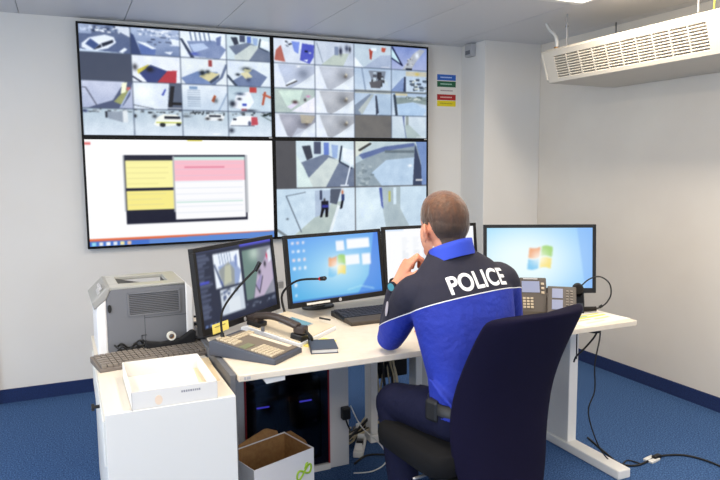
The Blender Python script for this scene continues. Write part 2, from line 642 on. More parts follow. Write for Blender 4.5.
def t_stairs(c):
    c.grad((232, 240, 248), (206, 222, 238))
    for i in range(8):
        c.rect(.12, .22 + .085 * i, .4, .24 + .085 * i, (126, 148, 176))
    c.rect(.16, .08, .34, .18, (150, 180, 216)); c.poly([(.64, .62), (.7, .38), (.75, .42), (.7, .68)], (206, 110, 70)); c.blob(.74, .6, .05, .1, (90, 100, 110), .7); c.line([(1, .3), (.8, 1)], .02, (176, 196, 220))


def t_garage(c):
    c.grad((196, 216, 228), (216, 232, 244)); c.poly([(.2, .3), (.5, .2), (.6, .6), (.45, .95), (.1, .85)], (244, 248, 255)); c.rect(.5, .02, .66, .22, (222, 90, 86)); c.line([(.86, .2), (.8, .7)], .025, (214, 110, 80)); c.line([(.84, .3), (.98, .4)], .04, (216, 120, 90))
    c.blob(.1, .7, .07, .12, (50, 60, 80)); c.blob(.28, .3, .1, .06, (90, 110, 140)); c.blob(.26, .5, .05, .05, (60, 70, 90)); c.rect(.32, .68, .42, .78, (86, 110, 216)); c.rect(.3, .88, .42, .98, (216, 130, 140)); c.blob(.5, .95, .16, .05, (60, 70, 90), .8)


def t_lot(c, k):
    c.grad((196, 214, 226), (226, 236, 246)); c.speck(0, 0, 1, .12, 26, [(90, 100, 110), (210, 220, 226), (150, 160, 170)], .06, .05)
    if k == 0:
        c.poly([(.42, .1), (.82, .1), (.78, .5), (.5, .36)], (168, 180, 196)); c.rect(.44, .1, .48, .34, (60, 66, 80)); c.rect(.78, .08, .88, .5, (230, 236, 240)); c.blob(.05, .1, .05, .05, (60, 74, 130))
    if k == 1:
        c.poly([(.4, .55), (.46, .3), (.6, .16), (.9, .18), (.99, .4), (.98, .55), (.7, .62), (.46, .62)], (246, 248, 240)); c.rect(.62, .24, .95, .34, (50, 58, 76)); c.disc(.58, .57, .06, .08, (50, 56, 66)); c.disc(.92, .54, .05, .07, (50, 56, 66)); c.rect(.45, .46, .98, .5, (214, 220, 90)); c.blob(.42, .25, .05, .07, (50, 56, 66), .8); c.blob(.02, .25, .03, .06, (30, 34, 40))
    if k == 2:
        c.poly([(.46, .3), (.55, .12), (.85, .1), (.92, .22), (.88, .36), (.55, .38)], (240, 244, 246)); c.rect(.58, .15, .84, .22, (60, 68, 84)); c.blob(.54, .3, .05, .05, (60, 60, 66)); c.blob(.82, .33, .05, .04, (60, 60, 66)); c.blob(.08, .22, .1, .05, (120, 130, 140)); c.blob(.72, .9, .12, .02, (255, 255, 255)); c.speck(.2, .02, .45, .12, 10, [(60, 70, 80)], .03, .05)
    if k == 3:
        c.poly([(.02, .55), (.08, .3), (.25, .16), (.55, .16), (.66, .3), (.62, .55)], (248, 250, 255)); c.poly([(.52, .2), (.66, .2), (.68, .5), (.52, .54)], (222, 96, 110)); c.rect(.1, .26, .18, .34, (60, 70, 90)); c.disc(.48, .46, .035, .1, (120, 130, 160)); c.rect(.04, .54, .6, .57, (120, 130, 150)); c.blob(.06, .75, .06, .1, (80, 90, 110)); c.line([(.75, .12), (1, .35)], .012, (110, 130, 130)); c.speck(.8, .0, 1, .12, 8, [(40, 60, 60)], .08, .05)


def t_blue(c):
    c.fill((226, 234, 246)); c.poly([(.02, .9), (.06, .5), (.18, .28), (.28, .95)], (206, 124, 112)); c.poly([(.44, .1), (.64, .12), (.6, .6), (.5, .5)], (140, 166, 246)); c.poly([(.7, .16), (1, .2), (.98, .7), (.88, .98), (.64, .85)], (98, 110, 222)); c.rect(.76, .44, .84, .52, (40, 50, 90)); c.rect(.86, .5, .92, .57, (200, 210, 230)); c.poly([(.72, .85), (.84, .8), (.82, .9)], W1); c.speck(.25, .1, .4, .3, 8, [(160, 170, 190), (80, 90, 110)], .04, .06)


def t_cell(c, k):
    base = [(196, 206, 226), (196, 202, 214), (176, 178, 192), (190, 194, 202)][k % 4]
    c.fill((232, 240, 248)); c.poly([(.1, .05), (1, .05), (1, .35), (.62, .8), (.4, 1), (.3, .95)], base); c.blob(.3, .3, .25, .3, tuple(min(255, v + 22) for v in base), .8); c.blob(.72, .4, .16, .22, tuple(v - 50 for v in base), .7)
    if k == 0:
        c.poly([(.28, .82), (.5, .6), (.55, .68), (.35, .92)], W1); c.line([(.3, .9), (.55, .7)], .02, (90, 90, 90)); c.blob(.6, .1, .05, .04, (255, 255, 255))
    else:
        c.blob(.8, .35, .03, .06, (255, 248, 220)); c.blob(.78, .42, .05, .08, (110, 100, 90), .7)
    if k == 2:
        c.poly([(.62, .05), (1, .1), (.9, .4), (.65, .4)], (206, 196, 172), .8); c.poly([(.4, 1), (.55, .6), (.75, .65), (.6, 1)], (206, 214, 230), .7)
    c.poly([(.0, .2), (.08, .1), (.3, 1), (.0, 1)], (236, 242, 250), .8)


def t_corr(c):
    c.fill((212, 222, 236)); c.poly([(.15, 1), (.52, .5), (.88, .45), (.72, 1)], (202, 214, 206)); c.rect(.5, .2, .6, .55, (150, 166, 196)); c.blob(.66, .38, .04, .16, (50, 54, 84)); c.blob(.82, .25, .05, .14, (90, 100, 130)); c.blob(.9, .28, .03, .12, (60, 64, 84)); c.line([(.05, .1), (.2, .9)], .008, (150, 166, 186))


def t_red2(c):
    c.fill((206, 222, 234)); c.poly([(.25, 1), (.7, .45), (1, .4), (1, 1)], (186, 200, 224)); c.poly([(.4, .2), (.5, .22), (.46, .65), (.42, .62)], (206, 90, 70)); c.poly([(.74, .1), (.86, .12), (.82, .3), (.74, .28)], (222, 110, 86)); c.rect(.45, .14, .6, .26, W1); c.poly([(0, .55), (.25, 1), (0, 1)], W1); c.rect(.72, .92, .95, .96, (236, 236, 240))


def t_glassd(c):
    c.grad((150, 170, 226), (186, 196, 232)); c.poly([(0, .1), (.3, .8), (0, .5)], (206, 236, 246)); c.line([(.02, .05), (.3, .82), (0, .52)], .02, (36, 46, 96)); c.poly([(.3, 1), (.6, .3), (.8, .05), (.95, .1), (.7, .6), (.55, 1)], (190, 196, 206)); c.blob(.72, .35, .06, .14, W1); c.speck(.35, .45, .6, .8, 14, [(150, 150, 160), (220, 220, 220), (120, 120, 130)], .05, .05); c.rect(.4, .93, .58, 1, DK)


def t_street(c, k):
    c.grad((190, 210, 232), (210, 226, 242))
    if k == 0:
        c.poly([(.38, .1), (.85, .1), (.8, .6), (.5, .7)], (150, 160, 176)); c.speck(.4, .1, .85, .6, 20, [(90, 90, 100), (210, 226, 236), (70, 74, 84)], .08, .14); c.poly([(.4, .6), (.75, .5), (.7, .85), (.45, .85)], (120, 120, 128)); c.line([(.2, 0), (.3, 1)], .02, (160, 180, 206)); c.rect(0, .94, 1, 1, (150, 156, 156))
    if k == 1:
        c.speck(.5, .3, 1, 1, 40, [(96, 110, 130), (130, 146, 160), (226, 232, 226)], .1, .08); c.poly([(.0, .9), (.3, .35), (.36, .35), (.34, 1), (0, 1)], (146, 170, 216)); c.poly([(.35, .3), (.4, .3), (.4, 1), (.33, 1)], (80, 92, 124)); c.rect(.4, .05, 1, .25, (214, 210, 190)); c.blob(.72, .15, .06, .06, (232, 210, 110)); c.rect(0, .95, 1, 1, (150, 156, 150))
    if k == 2:
        c.poly([(.0, .6), (.4, .1), (.5, .1), (.15, 1), (0, 1)], (150, 166, 188)); c.poly([(.1, .8), (.45, .12), (.52, .12), (.2, 1)], (196, 206, 206)); c.poly([(.56, .15), (.6, .15), (.66, .9), (.58, 1)], (80, 92, 116)); c.poly([(.6, .1), (1, .1), (1, 1), (.66, 1)], (186, 208, 230)); c.rect(.0, 0, 1, .06, (196, 200, 190))
    if k == 3:
        c.poly([(.05, .2), (1, .15), (1, .5), (.6, .38), (.15, .5)], (160, 176, 176)); c.poly([(.15, .5), (.6, .4), (1, .7), (.9, 1), (.2, 1)], (190, 216, 242)); c.line([(.08, .1), (.14, 1)], .035, (80, 96, 116)); c.rect(.1, .0, .45, .12, (222, 216, 186)); c.speck(.3, .1, 1, .3, 18, [(214, 222, 216), (120, 136, 136)], .08, .05)


def t_final(c):
    c.grad((216, 228, 238), (206, 222, 232)); c.poly([(.3, 0), (.36, 0), (.36, .4), (.42, 1), (.4, 1)], (130, 146, 190)); c.rect(.4, 0, .48, .5, (170, 180, 176)); c.poly([(.36, .4), (.5, .4), (.9, 1), (.42, 1)], (190, 206, 206)); c.rect(.7, .93, .95, .96, (236, 240, 240))


def img_a():
    c = Canvas(264, 148, (96, 110, 136))
    f = [t_car, t_yard, t_room, t_hall, t_blank, t_red, t_office, t_desk, t_ramp, t_pole, t_stairs, t_garage,
         lambda c: t_lot(c, 0), lambda c: t_lot(c, 1), lambda c: t_lot(c, 2), lambda c: t_lot(c, 3)]
    for i, g in enumerate(f):
        x, y = i % 4, i // 4
        g(c.view(x / 4 + .0015, y / 4 + .002, x / 4 + .2485, y / 4 + .248))
    return c.out(.05)


def img_b():
    c = Canvas(264, 148, (96, 110, 136))
    f = [t_blue, t_corr, t_red2, t_glassd, lambda c: t_cell(c, 0), lambda c: t_cell(c, 1), lambda c: t_street(c, 0), lambda c: t_street(c, 1),
         None, lambda c: t_cell(c, 3), lambda c: t_street(c, 2), lambda c: t_street(c, 3),
         lambda c: t_cell(c, 2), lambda c: t_cell(c, 3), lambda c: t_blank(c, (140, 138, 136)), t_final]
    for i, g in enumerate(f):
        x, y = i % 4, i // 4
        c.view(x / 4 + .0015, y / 4 + .002, x / 4 + .2485, y / 4 + .248)
        if g:
            g(c)
        else:
            c.fill((196, 212, 208)); c.poly([(.1, .1), (.7, .05), (.6, .55), (.32, .8)], (216, 236, 226)); c.poly([(.3, .75), (.5, .55), (.58, .62), (.4, .85)], (232, 226, 246)); c.blob(.5, .55, .07, .07, (100, 70, 76)); c.blob(.75, .45, .03, .06, (80, 70, 80)); c.blob(.83, .3, .05, .04, (232, 140, 200)); c.poly([(.4, .95), (1, .3), (1, 1)], (240, 240, 250))
    return c.out(.05)


def img_doc():
    c = Canvas(264, 148, (254, 254, 255)).view(0, 0, 1, 1)
    c.fill((254, 254, 255)); c.rect(0, .03, .03, .055, (226, 120, 120)); c.rect(.52, 0, .6, .012, (214, 200, 60))
    c.rect(.19, .15, .845, .80, (26, 28, 48)); c.rect(.195, .2, .44, .46, (252, 246, 168)); c.rect(.195, .485, .44, .67, (248, 236, 140))
    c.rect(.445, .165, .835, .775, (252, 252, 255)); c.rect(.445, .20, .835, .40, (250, 190, 204)); c.rect(.445, .165, .835, .2, (206, 236, 230))
    for i in range(9):
        c.rect(.45, .225 + i * .06, .82, .232 + i * .06, (232, 196, 214) if i < 3 else (226, 232, 240))
    for i in range(9):
        c.rect(.2, .215 + i * .05, .42 - .06 * rng.random(), .221 + i * .05, (232, 222, 150)) if i != 5 else None
    c.rect(.45, .6, .82, .61, (190, 226, 214)); c.rect(.5, .26, .72, .272, (226, 130, 156)); c.rect(.183, .15, .192, .68, (170, 174, 180)); c.rect(.437, .16, .447, .7, (180, 184, 190)); c.rect(.838, .15, .85, .73, (190, 194, 200))
    c.rect(0, .925, 1, .95, (230, 110, 70)); c.rect(0, .95, 1, 1, (70, 116, 206))
    c.poly([(.3, .95), (1, .93), (1, 1), (.3, 1)], (96, 140, 214))
    for i in range(6):
        c.rect(.012 + .035 * i, .958, .032 + .035 * i, .993, [(150, 220, 240), (240, 240, 240), (255, 255, 255), (230, 236, 246), (246, 232, 170), (244, 200, 170)][i])
    return c.out()


def img_quad():
    c = Canvas(264, 148, (112, 112, 118))
    t_hall(c.view(.125, 0, .495, .49)); c.poly([(.02, 1), (0, .3), (.12, .55), (.28, 1)], (222, 238, 236)); c.line([(.98, .3), (.85, .95)], .012, W1); c.rect(.75, .96, .9, .985, W1)
    c.view(.503, 0, 1, .49).grad((206, 222, 226), (186, 206, 222)); c.poly([(.0, .5), (.3, .25), (.8, .1), (.95, .1), (.85, 1), (0, 1)], (168, 184, 194)); c.poly([(.04, .3), (.4, .12), (.82, .03), (.82, .11), (.4, .22), (.1, .4)], (120, 140, 190)); c.poly([(.22, .7), (.42, .42), (.82, .36), (.8, 1), (.36, 1)], (196, 218, 238))
    c.rect(.4, .2, .82, .26, (130, 146, 156)); c.poly([(.0, .0), (.2, .0), (.06, .3), (0, .35)], (226, 232, 222)); c.line([(.06, .2), (.2, .06)], .02, (90, 90, 90)); c.poly([(.83, .05), (.93, .6), (.93, 1), (.8, 1)], (84, 98, 130)); c.poly([(.84, .0), (1, 0), (1, 1), (.93, 1), (.92, .5)], (140, 168, 216)); c.blob(.76, .55, .03, .03, (255, 255, 255)); c.speck(.02, .5, .2, 1, 40, [(150, 166, 176), (186, 200, 206)], .04, .04); c.rect(.84, .86, .94, .9, (230, 230, 230))
    c.view(.0, .5, .498, 1).grad((206, 226, 240), (222, 236, 246), 1, 0); c.poly([(.2, 1), (.5, .58), (.72, .3), (.82, .3), (.76, .6), (.64, 1)], (196, 210, 206)); c.line([(.36, .08), (.12, .15), (.3, .92)], .007, (126, 140, 156)); c.poly([(.48, .05), (.7, .05), (.66, .5), (.48, .62)], (190, 206, 226)); c.poly([(.68, .02), (.82, .02), (.76, .36), (.67, .32)], (110, 120, 140)); c.rect(.54, .05, .57, .25, (90, 100, 130))
    c.poly([(.77, .36), (.8, .4), (.68, 1), (.64, 1)], (234, 242, 246)); c.rect(.56, .28, .65, .45, (40, 40, 66)); c.rect(.565, .36, .645, .42, (70, 80, 190)); c.poly([(.56, .44), (.6, .44), (.565, .62), (.54, .62)], (28, 30, 44)); c.poly([(.61, .44), (.65, .44), (.64, .62), (.61, .62)], (28, 30, 44)); c.blob(.6, .25, .012, .03, (60, 50, 50)); c.blob(.835, .1, .014, .05, (226, 120, 70)); c.rect(.82, .14, .86, .28, (70, 90, 150)); c.poly([(.82, .28), (.85, .28), (.83, .44), (.8, .46)], (30, 34, 50)); c.blob(.13, .63, .015, .02, (110, 120, 130))
    c.line([(0, .85), (.12, 1)], .02, (150, 160, 166))
    c.view(.503, .5, 1, 1).grad((214, 230, 240), (206, 226, 240), 1, 0); c.poly([(.36, .0), (.62, 0), (.62, .5), (.75, .9), (.42, .95), (.36, .4)], (186, 202, 208)); c.poly([(.32, .02), (.36, .02), (.38, .5), (.35, .42)], (86, 106, 190)); c.rect(.45, .1, .48, .34, (206, 206, 120)); c.rect(.52, .02, .56, .4, (220, 236, 246)); c.blob(.15, .5, .2, .4, (232, 246, 252), .7)
    return c.out(.05)


def winlogo(c, x, y, s, asp=1.6):
    def pane(u0, v0, u1, v1, col):
        pts = []
        for k in range(7):
            u = u0 + (u1 - u0) * k / 6
            pts.append((x + (u + .10 * (1 - v0)) * s, y + (v0 + .07 * math.sin(u * 6.0 + .4)) * s * asp))
        for k in range(7):
            u = u1 + (u0 - u1) * k / 6
            pts.append((x + (u + .10 * (1 - v1)) * s, y + (v1 + .07 * math.sin(u * 6.0 + .4)) * s * asp))
        c.poly(pts, col, .93)
    pane(0, 0, .47, .47, (238, 150, 96)); pane(.53, 0, 1, .47, (160, 210, 110)); pane(0, .53, .47, 1, (120, 196, 240)); pane(.53, .53, 1, 1, (248, 222, 110))
    c.blob(x + .5 * s, y + .5 * s * asp, .42 * s, .42 * s * asp, (255, 255, 250), .75)


def img_m1():
    c = Canvas(112, 70, (44, 50, 70)).view(0, 0, 1, 1)
    c.fill((44, 50, 70)); c.rect(0, 0, 1, .03, (60, 66, 92)); c.rect(.55, .0, 1, .045, (84, 86, 200))
    for i in range(26):
        c.rect(.02, .06 + .032 * i, .05 + .12 * rng.random(), .072 + .032 * i, (120, 130, 160))
    c.rect(.02, .4, .13, .43, (80, 90, 220)); c.view(.2, .07, .535, .53); t_room(c); c.poly([(.15, .5), (.55, .3), (.75, .55), (.7, 1), (.3, 1)], (150, 156, 156)); c.poly([(.4, .4), (.62, .38), (.6, .9), (.3, .95)], (206, 208, 180), .7)
    c.view(.24, .56, .54, .9).fill((206, 216, 228)); c.speck(0, 0, 1, .5, 26, [(90, 104, 140), (240, 244, 250), (60, 70, 90)], .1, .1); c.rect(.3, .4, .8, .95, (222, 230, 238))
    c.view(.57, .1, .985, .8).grad((90, 110, 110), (150, 150, 166), 1, 0); c.poly([(.0, .0), (.5, 0), (.45, .5), (.2, 1), (0, 1)], (110, 136, 130)); c.poly([(.45, .5), (.8, .2), (1, .3), (1, .7), (.6, 1), (.25, 1)], (190, 176, 200)); c.poly([(.35, .75), (.55, .55), (.62, .6), (.45, .9)], (160, 150, 190)); c.line([(.35, .75), (.46, .92), (.62, .6)], .012, (50, 50, 60)); c.blob(.84, .2, .03, .06, (232, 50, 90)); c.blob(.74, .36, .04, .06, (20, 20, 26)); c.blob(.52, .5, .05, .05, (20, 20, 30)); c.blob(.4, .1, .2, .15, (200, 216, 206), .8); c.poly([(.85, .1), (1, .05), (1, .3), (.88, .35)], W1, .8)
    c.view(0, 0, 1, 1).rect(0, .94, 1, 1, (40, 44, 64))
    for i in range(4):
        c.rect(.03 + .05 * i, .955, .06 + .05 * i, .985, (120, 150, 210))
    c.speck(.55, .84, .98, .9, 14, [(120, 130, 150)], .03, .02)
    return c.out()


def img_win(kind):
    c = Canvas(112, 66, (90, 160, 230)).view(0, 0, 1, 1)
    if kind == 2:
        c.grad((96, 160, 240), (70, 170, 226)); c.blob(.55, .55, .5, .5, (190, 232, 250), .9); c.poly([(.95, 0), (1, 0), (1, 1), (.7, 1), (.85, .7)], (66, 110, 226), .5); winlogo(c, .40, .34, .19)
        for i in range(4):
            for j in range(3):
                c.rect(.04 + .055 * j, .06 + .13 * i, .065 + .055 * j, .1 + .13 * i, [(246, 240, 244), (226, 236, 250), (250, 226, 226), (255, 255, 255)][(i + 2 * j) % 4])
        c.rect(.04, .7, .065, .75, (240, 244, 250)); c.rect(.04, .86, .06, .9, (240, 244, 250))
        c.rect(.51, .10, .60, .26, (244, 248, 254)); c.rect(.63, .08, .89, .24, (250, 252, 255)); c.rect(.6, .34, .76, .5, (246, 250, 255)); c.rect(.79, .34, .89, .52, (248, 250, 255)); c.rect(0, .97, 1, 1, (60, 110, 190))
        c.line([(.6, .9), (.75, .86), (.9, .93)], .006, (190, 236, 250))
    else:
        c.grad((120, 200, 246), (128, 190, 250), 1, 0); c.blob(.36, .5, .62, .7, (240, 255, 255), 1.0); c.blob(.3, .7, .4, .5, (238, 254, 255), .8); c.poly([(.85, 0), (1, 0), (1, 1), (.93, 1)], (130, 176, 246), .45); winlogo(c, .385, .32, .22)
    return c.out()


def img_m3():
    c = Canvas(112, 66, (252, 253, 255)).view(0, 0, 1, 1)
    c.fill((252, 253, 255)); c.rect(0, 0, .2, .02, (190, 216, 246))
    for i in range(22):
        y = .15 + .03 * i
        for x0 in (.18, .3, .4, .52, .66, .8):
            c.rect(x0, y, x0 + .03 + .05 * rng.random(), y + .010, (222, 228, 236))
    return c.out()


# ------------------------------------------------------------------ video wall
VW, VH, VY = 2.46, 2.46 / 1.76, -0.06
VZ = 2.338
pw, ph = VW / 2, VH / 2
vlab = [('wall display showing sixteen camera pictures with a red one, upper left of the video wall', img_a),
        ('wall display showing sixteen camera pictures with a blue door, upper right of the video wall', img_b),
        ('wall display with a white document window and yellow boxes', img_doc),
        ('wall display showing four large camera pictures of corridors', img_quad)]
for i, (lb, fn) in enumerate(vlab):
    cx = pw * (i % 2 + .5)
    cz = VZ - ph * (i // 2 + .5)
    t = thing('wall_display', lb, 'display', (cx, VY, cz), 0, 'video wall displays')
    bz = .0125
    fr = B()
    fr.bb(-pw / 2, pw / 2, 0, .012, ph / 2 - bz, ph / 2).bb(-pw / 2, pw / 2, 0, .012, -ph / 2, -ph / 2 + bz + .002)
    fr.bb(-pw / 2, -pw / 2 + bz, 0, .012, -ph / 2 + bz, ph / 2 - bz).bb(pw / 2 - bz, pw / 2, 0, .012, -ph / 2 + bz, ph / 2 - bz)
    mk('bezel', fr, M_bezel, t)
    mk('housing', B().bb(-pw / 2, pw / 2, .012, .06, -ph / 2, ph / 2), M_bezel, t)
    screen_mesh('screen', fn(), pw - 2 * bz, ph - 2 * bz, t, (0, .005, .001))
    if i % 2 or i == 0:
        mk('badge', B().bb(pw / 2 - .035, pw / 2 - .012, -.001, 0, -ph / 2 + .003, -ph / 2 + .011), M_lgrey, t)

# ------------------------------------------------------------------ coloured notice on the back wall, sensor on the pier
t = thing('wall_notice', 'white wall notice with blue, green, red and yellow bars', 'sign', (2.656, 0, 2.04))
mk('sheet', B().bb(-.10, .10, -.003, 0, -.155, .135), mat('notice_sheet', (226, 223, 217), .8), t)
for k, (c_, z) in enumerate([((40, 98, 190), .088), ((22, 92, 60), .037), ((226, 222, 216), -.013), ((168, 24, 26), -.064), ((222, 204, 20), -.112)]):
    s_ = mk('bar', B().bb(-.084, .084, -.005, -.003, z - .022, z + .022), mat('notice_bar_%d' % k, c_, .6), t)
    lc = [(190, 210, 240), (170, 210, 190), (150, 130, 130), (230, 190, 180), (170, 160, 30)][k]
    lt = B()
    x = -.055
    while x < .05:
        w_ = .006 + .004 * rng.random()
        lt.bb(x, x + w_, -.0056, -.005, z - .004, z + .005)
        x += w_ + .003
    mk('print', lt, mat('notice_print_%d' % k, lc, .6), s_)

t = thing('wall_sensor', 'small grey sensor box high on the pier beside the ceiling', 'sensor', (XP, -.15, 2.32))
mk('housing', B().bb(-.045, 0, -.05, .04, -.05, .045), M_lgrey, t, bevel=.006)
mk('lens', B().bb(-.047, -.045, -.035, .025, -.035, -.005), M_grey, t)

# ------------------------------------------------------------------ air conditioner under the ceiling
M_ac = mat('air_conditioner_shell', (204, 197, 184), .5)
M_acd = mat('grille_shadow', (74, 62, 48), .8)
t = thing('air_conditioner', 'long cream air conditioner hung below the ceiling on the right wall', 'air conditioner', (0, 0, 0))
ya, yb = -1.09, -2.40
ga, gb = -1.175, -2.255


def ac_front(z):         # x of the front face at height z
    return 2.70 + (2.15 - z) / .185 * .06


prof = [(2.70, 2.15), (2.715, 2.165), (3.30, 2.165), (3.30, 1.958), (2.775, 1.963), (2.760, 1.966)]
gz1, gz0 = 2.118, 1.985
sh = B()
sh.prism(prof, 'y', ya, ga)
sh.prism(prof, 'y', gb, yb)
sh.prism([(2.70, 2.15), (2.715, 2.165), (3.30, 2.165), (3.30, gz1), (ac_front(gz1), gz1)], 'y', ga, gb)
sh.prism([(ac_front(gz0), gz0), (3.30, gz0), (3.30, 1.958), (2.775, 1.963), (2.760, 1.966)], 'y', ga, gb)
mk('housing', sh, M_ac, t)
mk('grille_back', B().bb(2.80, 2.82, gb, ga, gz0, gz1), M_acd, t)
NS, NC = 10, 10
for k in range(NS):
    z = gz0 + (gz1 - gz0) * (k + .0) / (NS - 1)
    x = ac_front(z)
    mk('slat', B().box((x + .012, (ga + gb) / 2, z), (.024, ga - gb, .0058), Matrix.Rotation(.25, 4, 'Y')), M_ac, t)
for k in range(NC + 1):
    y = ga + (gb - ga) * k / NC
    b = B()
    b.poly([(ac_front(gz1), y - .004, gz1), (ac_front(gz1), y + .004, gz1), (ac_front(gz0), y + .004, gz0), (ac_front(gz0), y - .004, gz0),
            (ac_front(gz1) + .02, y - .004, gz1), (ac_front(gz1) + .02, y + .004, gz1), (ac_front(gz0) + .02, y + .004, gz0), (ac_front(gz0) + .02, y - .004, gz0)],
           [(0, 1, 2, 3), (7, 6, 5, 4), (0, 4, 5, 1), (1, 5, 6, 2), (2, 6, 7, 3), (3, 7, 4, 0)])
    mk('divider', b, M_ac, t)
# bulging end caps
for y, d in ((ya, .03), (yb, -.03)):
    mk('end_cap', B().prism([(2.70, 2.15), (2.715, 2.163), (3.29, 2.163), (3.29, 1.96), (2.775, 1.966), (2.75, 1.985)], 'y', y, y + d), M_ac, t, bevel=.012)
mk('valve_box', B().bb(2.86, 2.92, -2.42, -2.34, 1.92, 1.962), M_white, t, bevel=.004)
for rx, ry in ((2.775, -1.22), (3.245, -1.15), (2.78, -2.15), (3.245, -2.2)):
    r_ = B().cyl((rx, ry, 2.165), (rx, ry, CEIL), .005, n=8)
    o = mk('hanging_rod', r_, M_steel if rx > 3 else M_lgrey, t, smooth=True)
    mk('nut', B().cyl((rx, ry, 2.165), (rx, ry, 2.178), .013, n=6), M_steel, o)
    mk('nut', B().cyl((rx, ry, 2.29), (rx, ry, 2.30), .01, n=6), M_steel, o)
mk('coolant_hose', B().tube([(2.84, -.95, CEIL), (2.835, -.98, 2.33), (2.80, -1.08, 2.27), (2.78, -1.125, 2.22), (2.775, -1.13, 2.16)], .0105, 10), M_white, t, smooth=True)
mk('hose_collar', B().cyl((2.775, -1.13, 2.163), (2.775, -1.13, 2.185), .018, n=12), mat('brass', (150, 110, 60), .4, .6), t)
mk('earth_wire', B().cyl((2.80, -2.22, 2.165), (2.80, -2.23, CEIL), .004, n=6), mat('yellow_green_wire', (190, 190, 70), .5), t)

# ------------------------------------------------------------------ desk
DZ = 0.72
DX0, DX1, DY0, DY1 = 0.41, 2.30, -2.295, -1.30
t = thing('desk', 'long white operator desk with cream top on metal legs', 'desk', (0, 0, 0))
mk('desk_top', B().bb(DX0, DX1, DY0, DY1, DZ - .026, DZ), M_deskt, t, bevel=.004)
mk('cross_beam', B().bb(.50, 2.24, -1.90, -1.84, DZ - .075, DZ - .028), M_whitemetal, t)
mk('side_panel', B().bb(.386, .408, -2.27, -1.36, .10, DZ - .004), M_grey, t, bevel=.002)
for lx, nm in ((2.175, 0),):
    lg = mk('leg', B().bb(lx - .025, lx + .03, -2.02, -1.86, .045, DZ - .028), M_whitemetal, t, bevel=.004)
    mk('foot', B().bb(lx - .035, lx + .04, -2.37, -1.62, 0, .045), M_whitemetal, lg, bevel=.006)
lg = mk('leg', B().bb(1.292, 1.332, -1.50, -1.42, .04, DZ - .028), M_whitemetal, t, bevel=.004)
mk('foot', B().bb(1.28, 1.345, -1.52, -1.32, 0, .04), M_whitemetal, lg, bevel=.006)
lg = mk('leg', B().bb(1.56, 1.60, -1.50, -1.42, 0, DZ - .028), M_whitemetal, t, bevel=.004)
mk('cable_cover', B().bb(1.60, 1.74, -1.47, -1.45, .04, DZ - .03), mat('grey_metal', (190, 190, 190), .5), lg)
mk('bracket', B().prism([(.50, DZ - .027), (.585, DZ - .027), (.585, DZ - .045), (.515, DZ - .05)], 'y', -2.28, -2.24), M_whitemetal, t)
mk('corner_mark', B().bb(.43, .437, DY0 - .0008, DY0, DZ - .019, DZ - .009).bb(.439, .453, DY0 - .0008, DY0, DZ - .019, DZ - .008), M_lgrey, t)
mk('clamp_knob', B().lathe([(.0, 0), (.034, .0), (.036, .018), (.03, .03), (0, .03)], (2.125, -2.2, DZ - .056), 20), M_black, t)

# ------------------------------------------------------------------ cabinet left of the desk
KZ = 0.68
t = thing('side_cabinet', 'white low cabinet standing left of the desk under the printer', 'cabinet', (0, 0, 0))
kx0, kx1, ky0, ky1 = -.038, .379, -2.385, -1.30
mk('body', B().bb(kx0 + .004, kx1 - .002, ky0 + .020, ky1, .03, KZ - .02), M_white, t)
mk('cabinet_top', B().bb(kx0, kx1, ky0 + .0195, ky1, KZ - .02, KZ), mat('cabinet_top_laminate', (228, 219, 204), .45), t, bevel=.002)
fp = mk('front_panel', B().bb(kx0 + .002, kx1 - .001, ky0 + .001, ky0 + .019, .05, KZ), M_white, t, bevel=.0015)
sd = mk('side_door', B().bb(kx0 - .005, kx0 + .003, ky0 + .03, ky1 - .15, .50, KZ - .03), M_white, t, bevel=.002)
mk('knob', B().cyl((kx0 - .005, -2.16, .635), (kx0 - .022, -2.16, .635), .006, n=10).cyl((kx0 - .022, -2.16, .635), (kx0 - .032, -2.16, .635), .012, n=14), M_black, sd, smooth=False)
mk('plinth', B().bb(kx0 + .02, kx1 - .02, ky0 + .06, ky1 - .02, 0, .03), M_dark, t)

# white open carton on it
t = thing('paper_tray', 'open white cardboard tray on the front of the side cabinet', 'box', (0, 0, 0))
x0, x1, y0, y1, h_, th = .045, .318, -2.380, -2.02, .06, .003
bx = B()
bx.bb(x0, x1, y0, y1, KZ, KZ + th)
bx.bb(x0, x1, y0, y0 + th, KZ, KZ + h_).bb(x0, x1, y1 - th, y1, KZ, KZ + h_).bb(x0, x0 + th, y0, y1, KZ, KZ + h_).bb(x1 - th, x1, y0, y1, KZ, KZ + h_)
mk('carton', bx, M_paper, t)
mk('round_emblem', B().prism([(.128 + .012 * math.cos(a), KZ + .024 + .016 * math.sin(a)) for a in np.linspace(0, 2 * PI, 20, endpoint=False)], 'y', y0 - .0008, y0), mat('emblem_print', (236, 214, 190), .8), t)
pr_ = B()
x = .20
while x < .262:
    w_ = .004 + .003 * rng.random()
    pr_.bb(x, x + w_, y0 - .0008, y0, KZ + .038, KZ + .045)
    x += w_ + .002
mk('print', pr_, mat('grey_print', (150, 150, 158), .8), t)
tag(mk('yellow_pad', B().box((.235, -2.355, KZ + .009), (.13, .035, .012), .01), M_yellow), 'yellow pad strip inside the front of the cardboard tray', 'notepad')
tag(mk('envelope', B().box((.335, -2.05, KZ + .002), (.075, .30, .004), -.06), mat('buff_paper', (232, 212, 176), .8)), 'buff paper folder lying between the cardboard tray and the desk', 'folder')


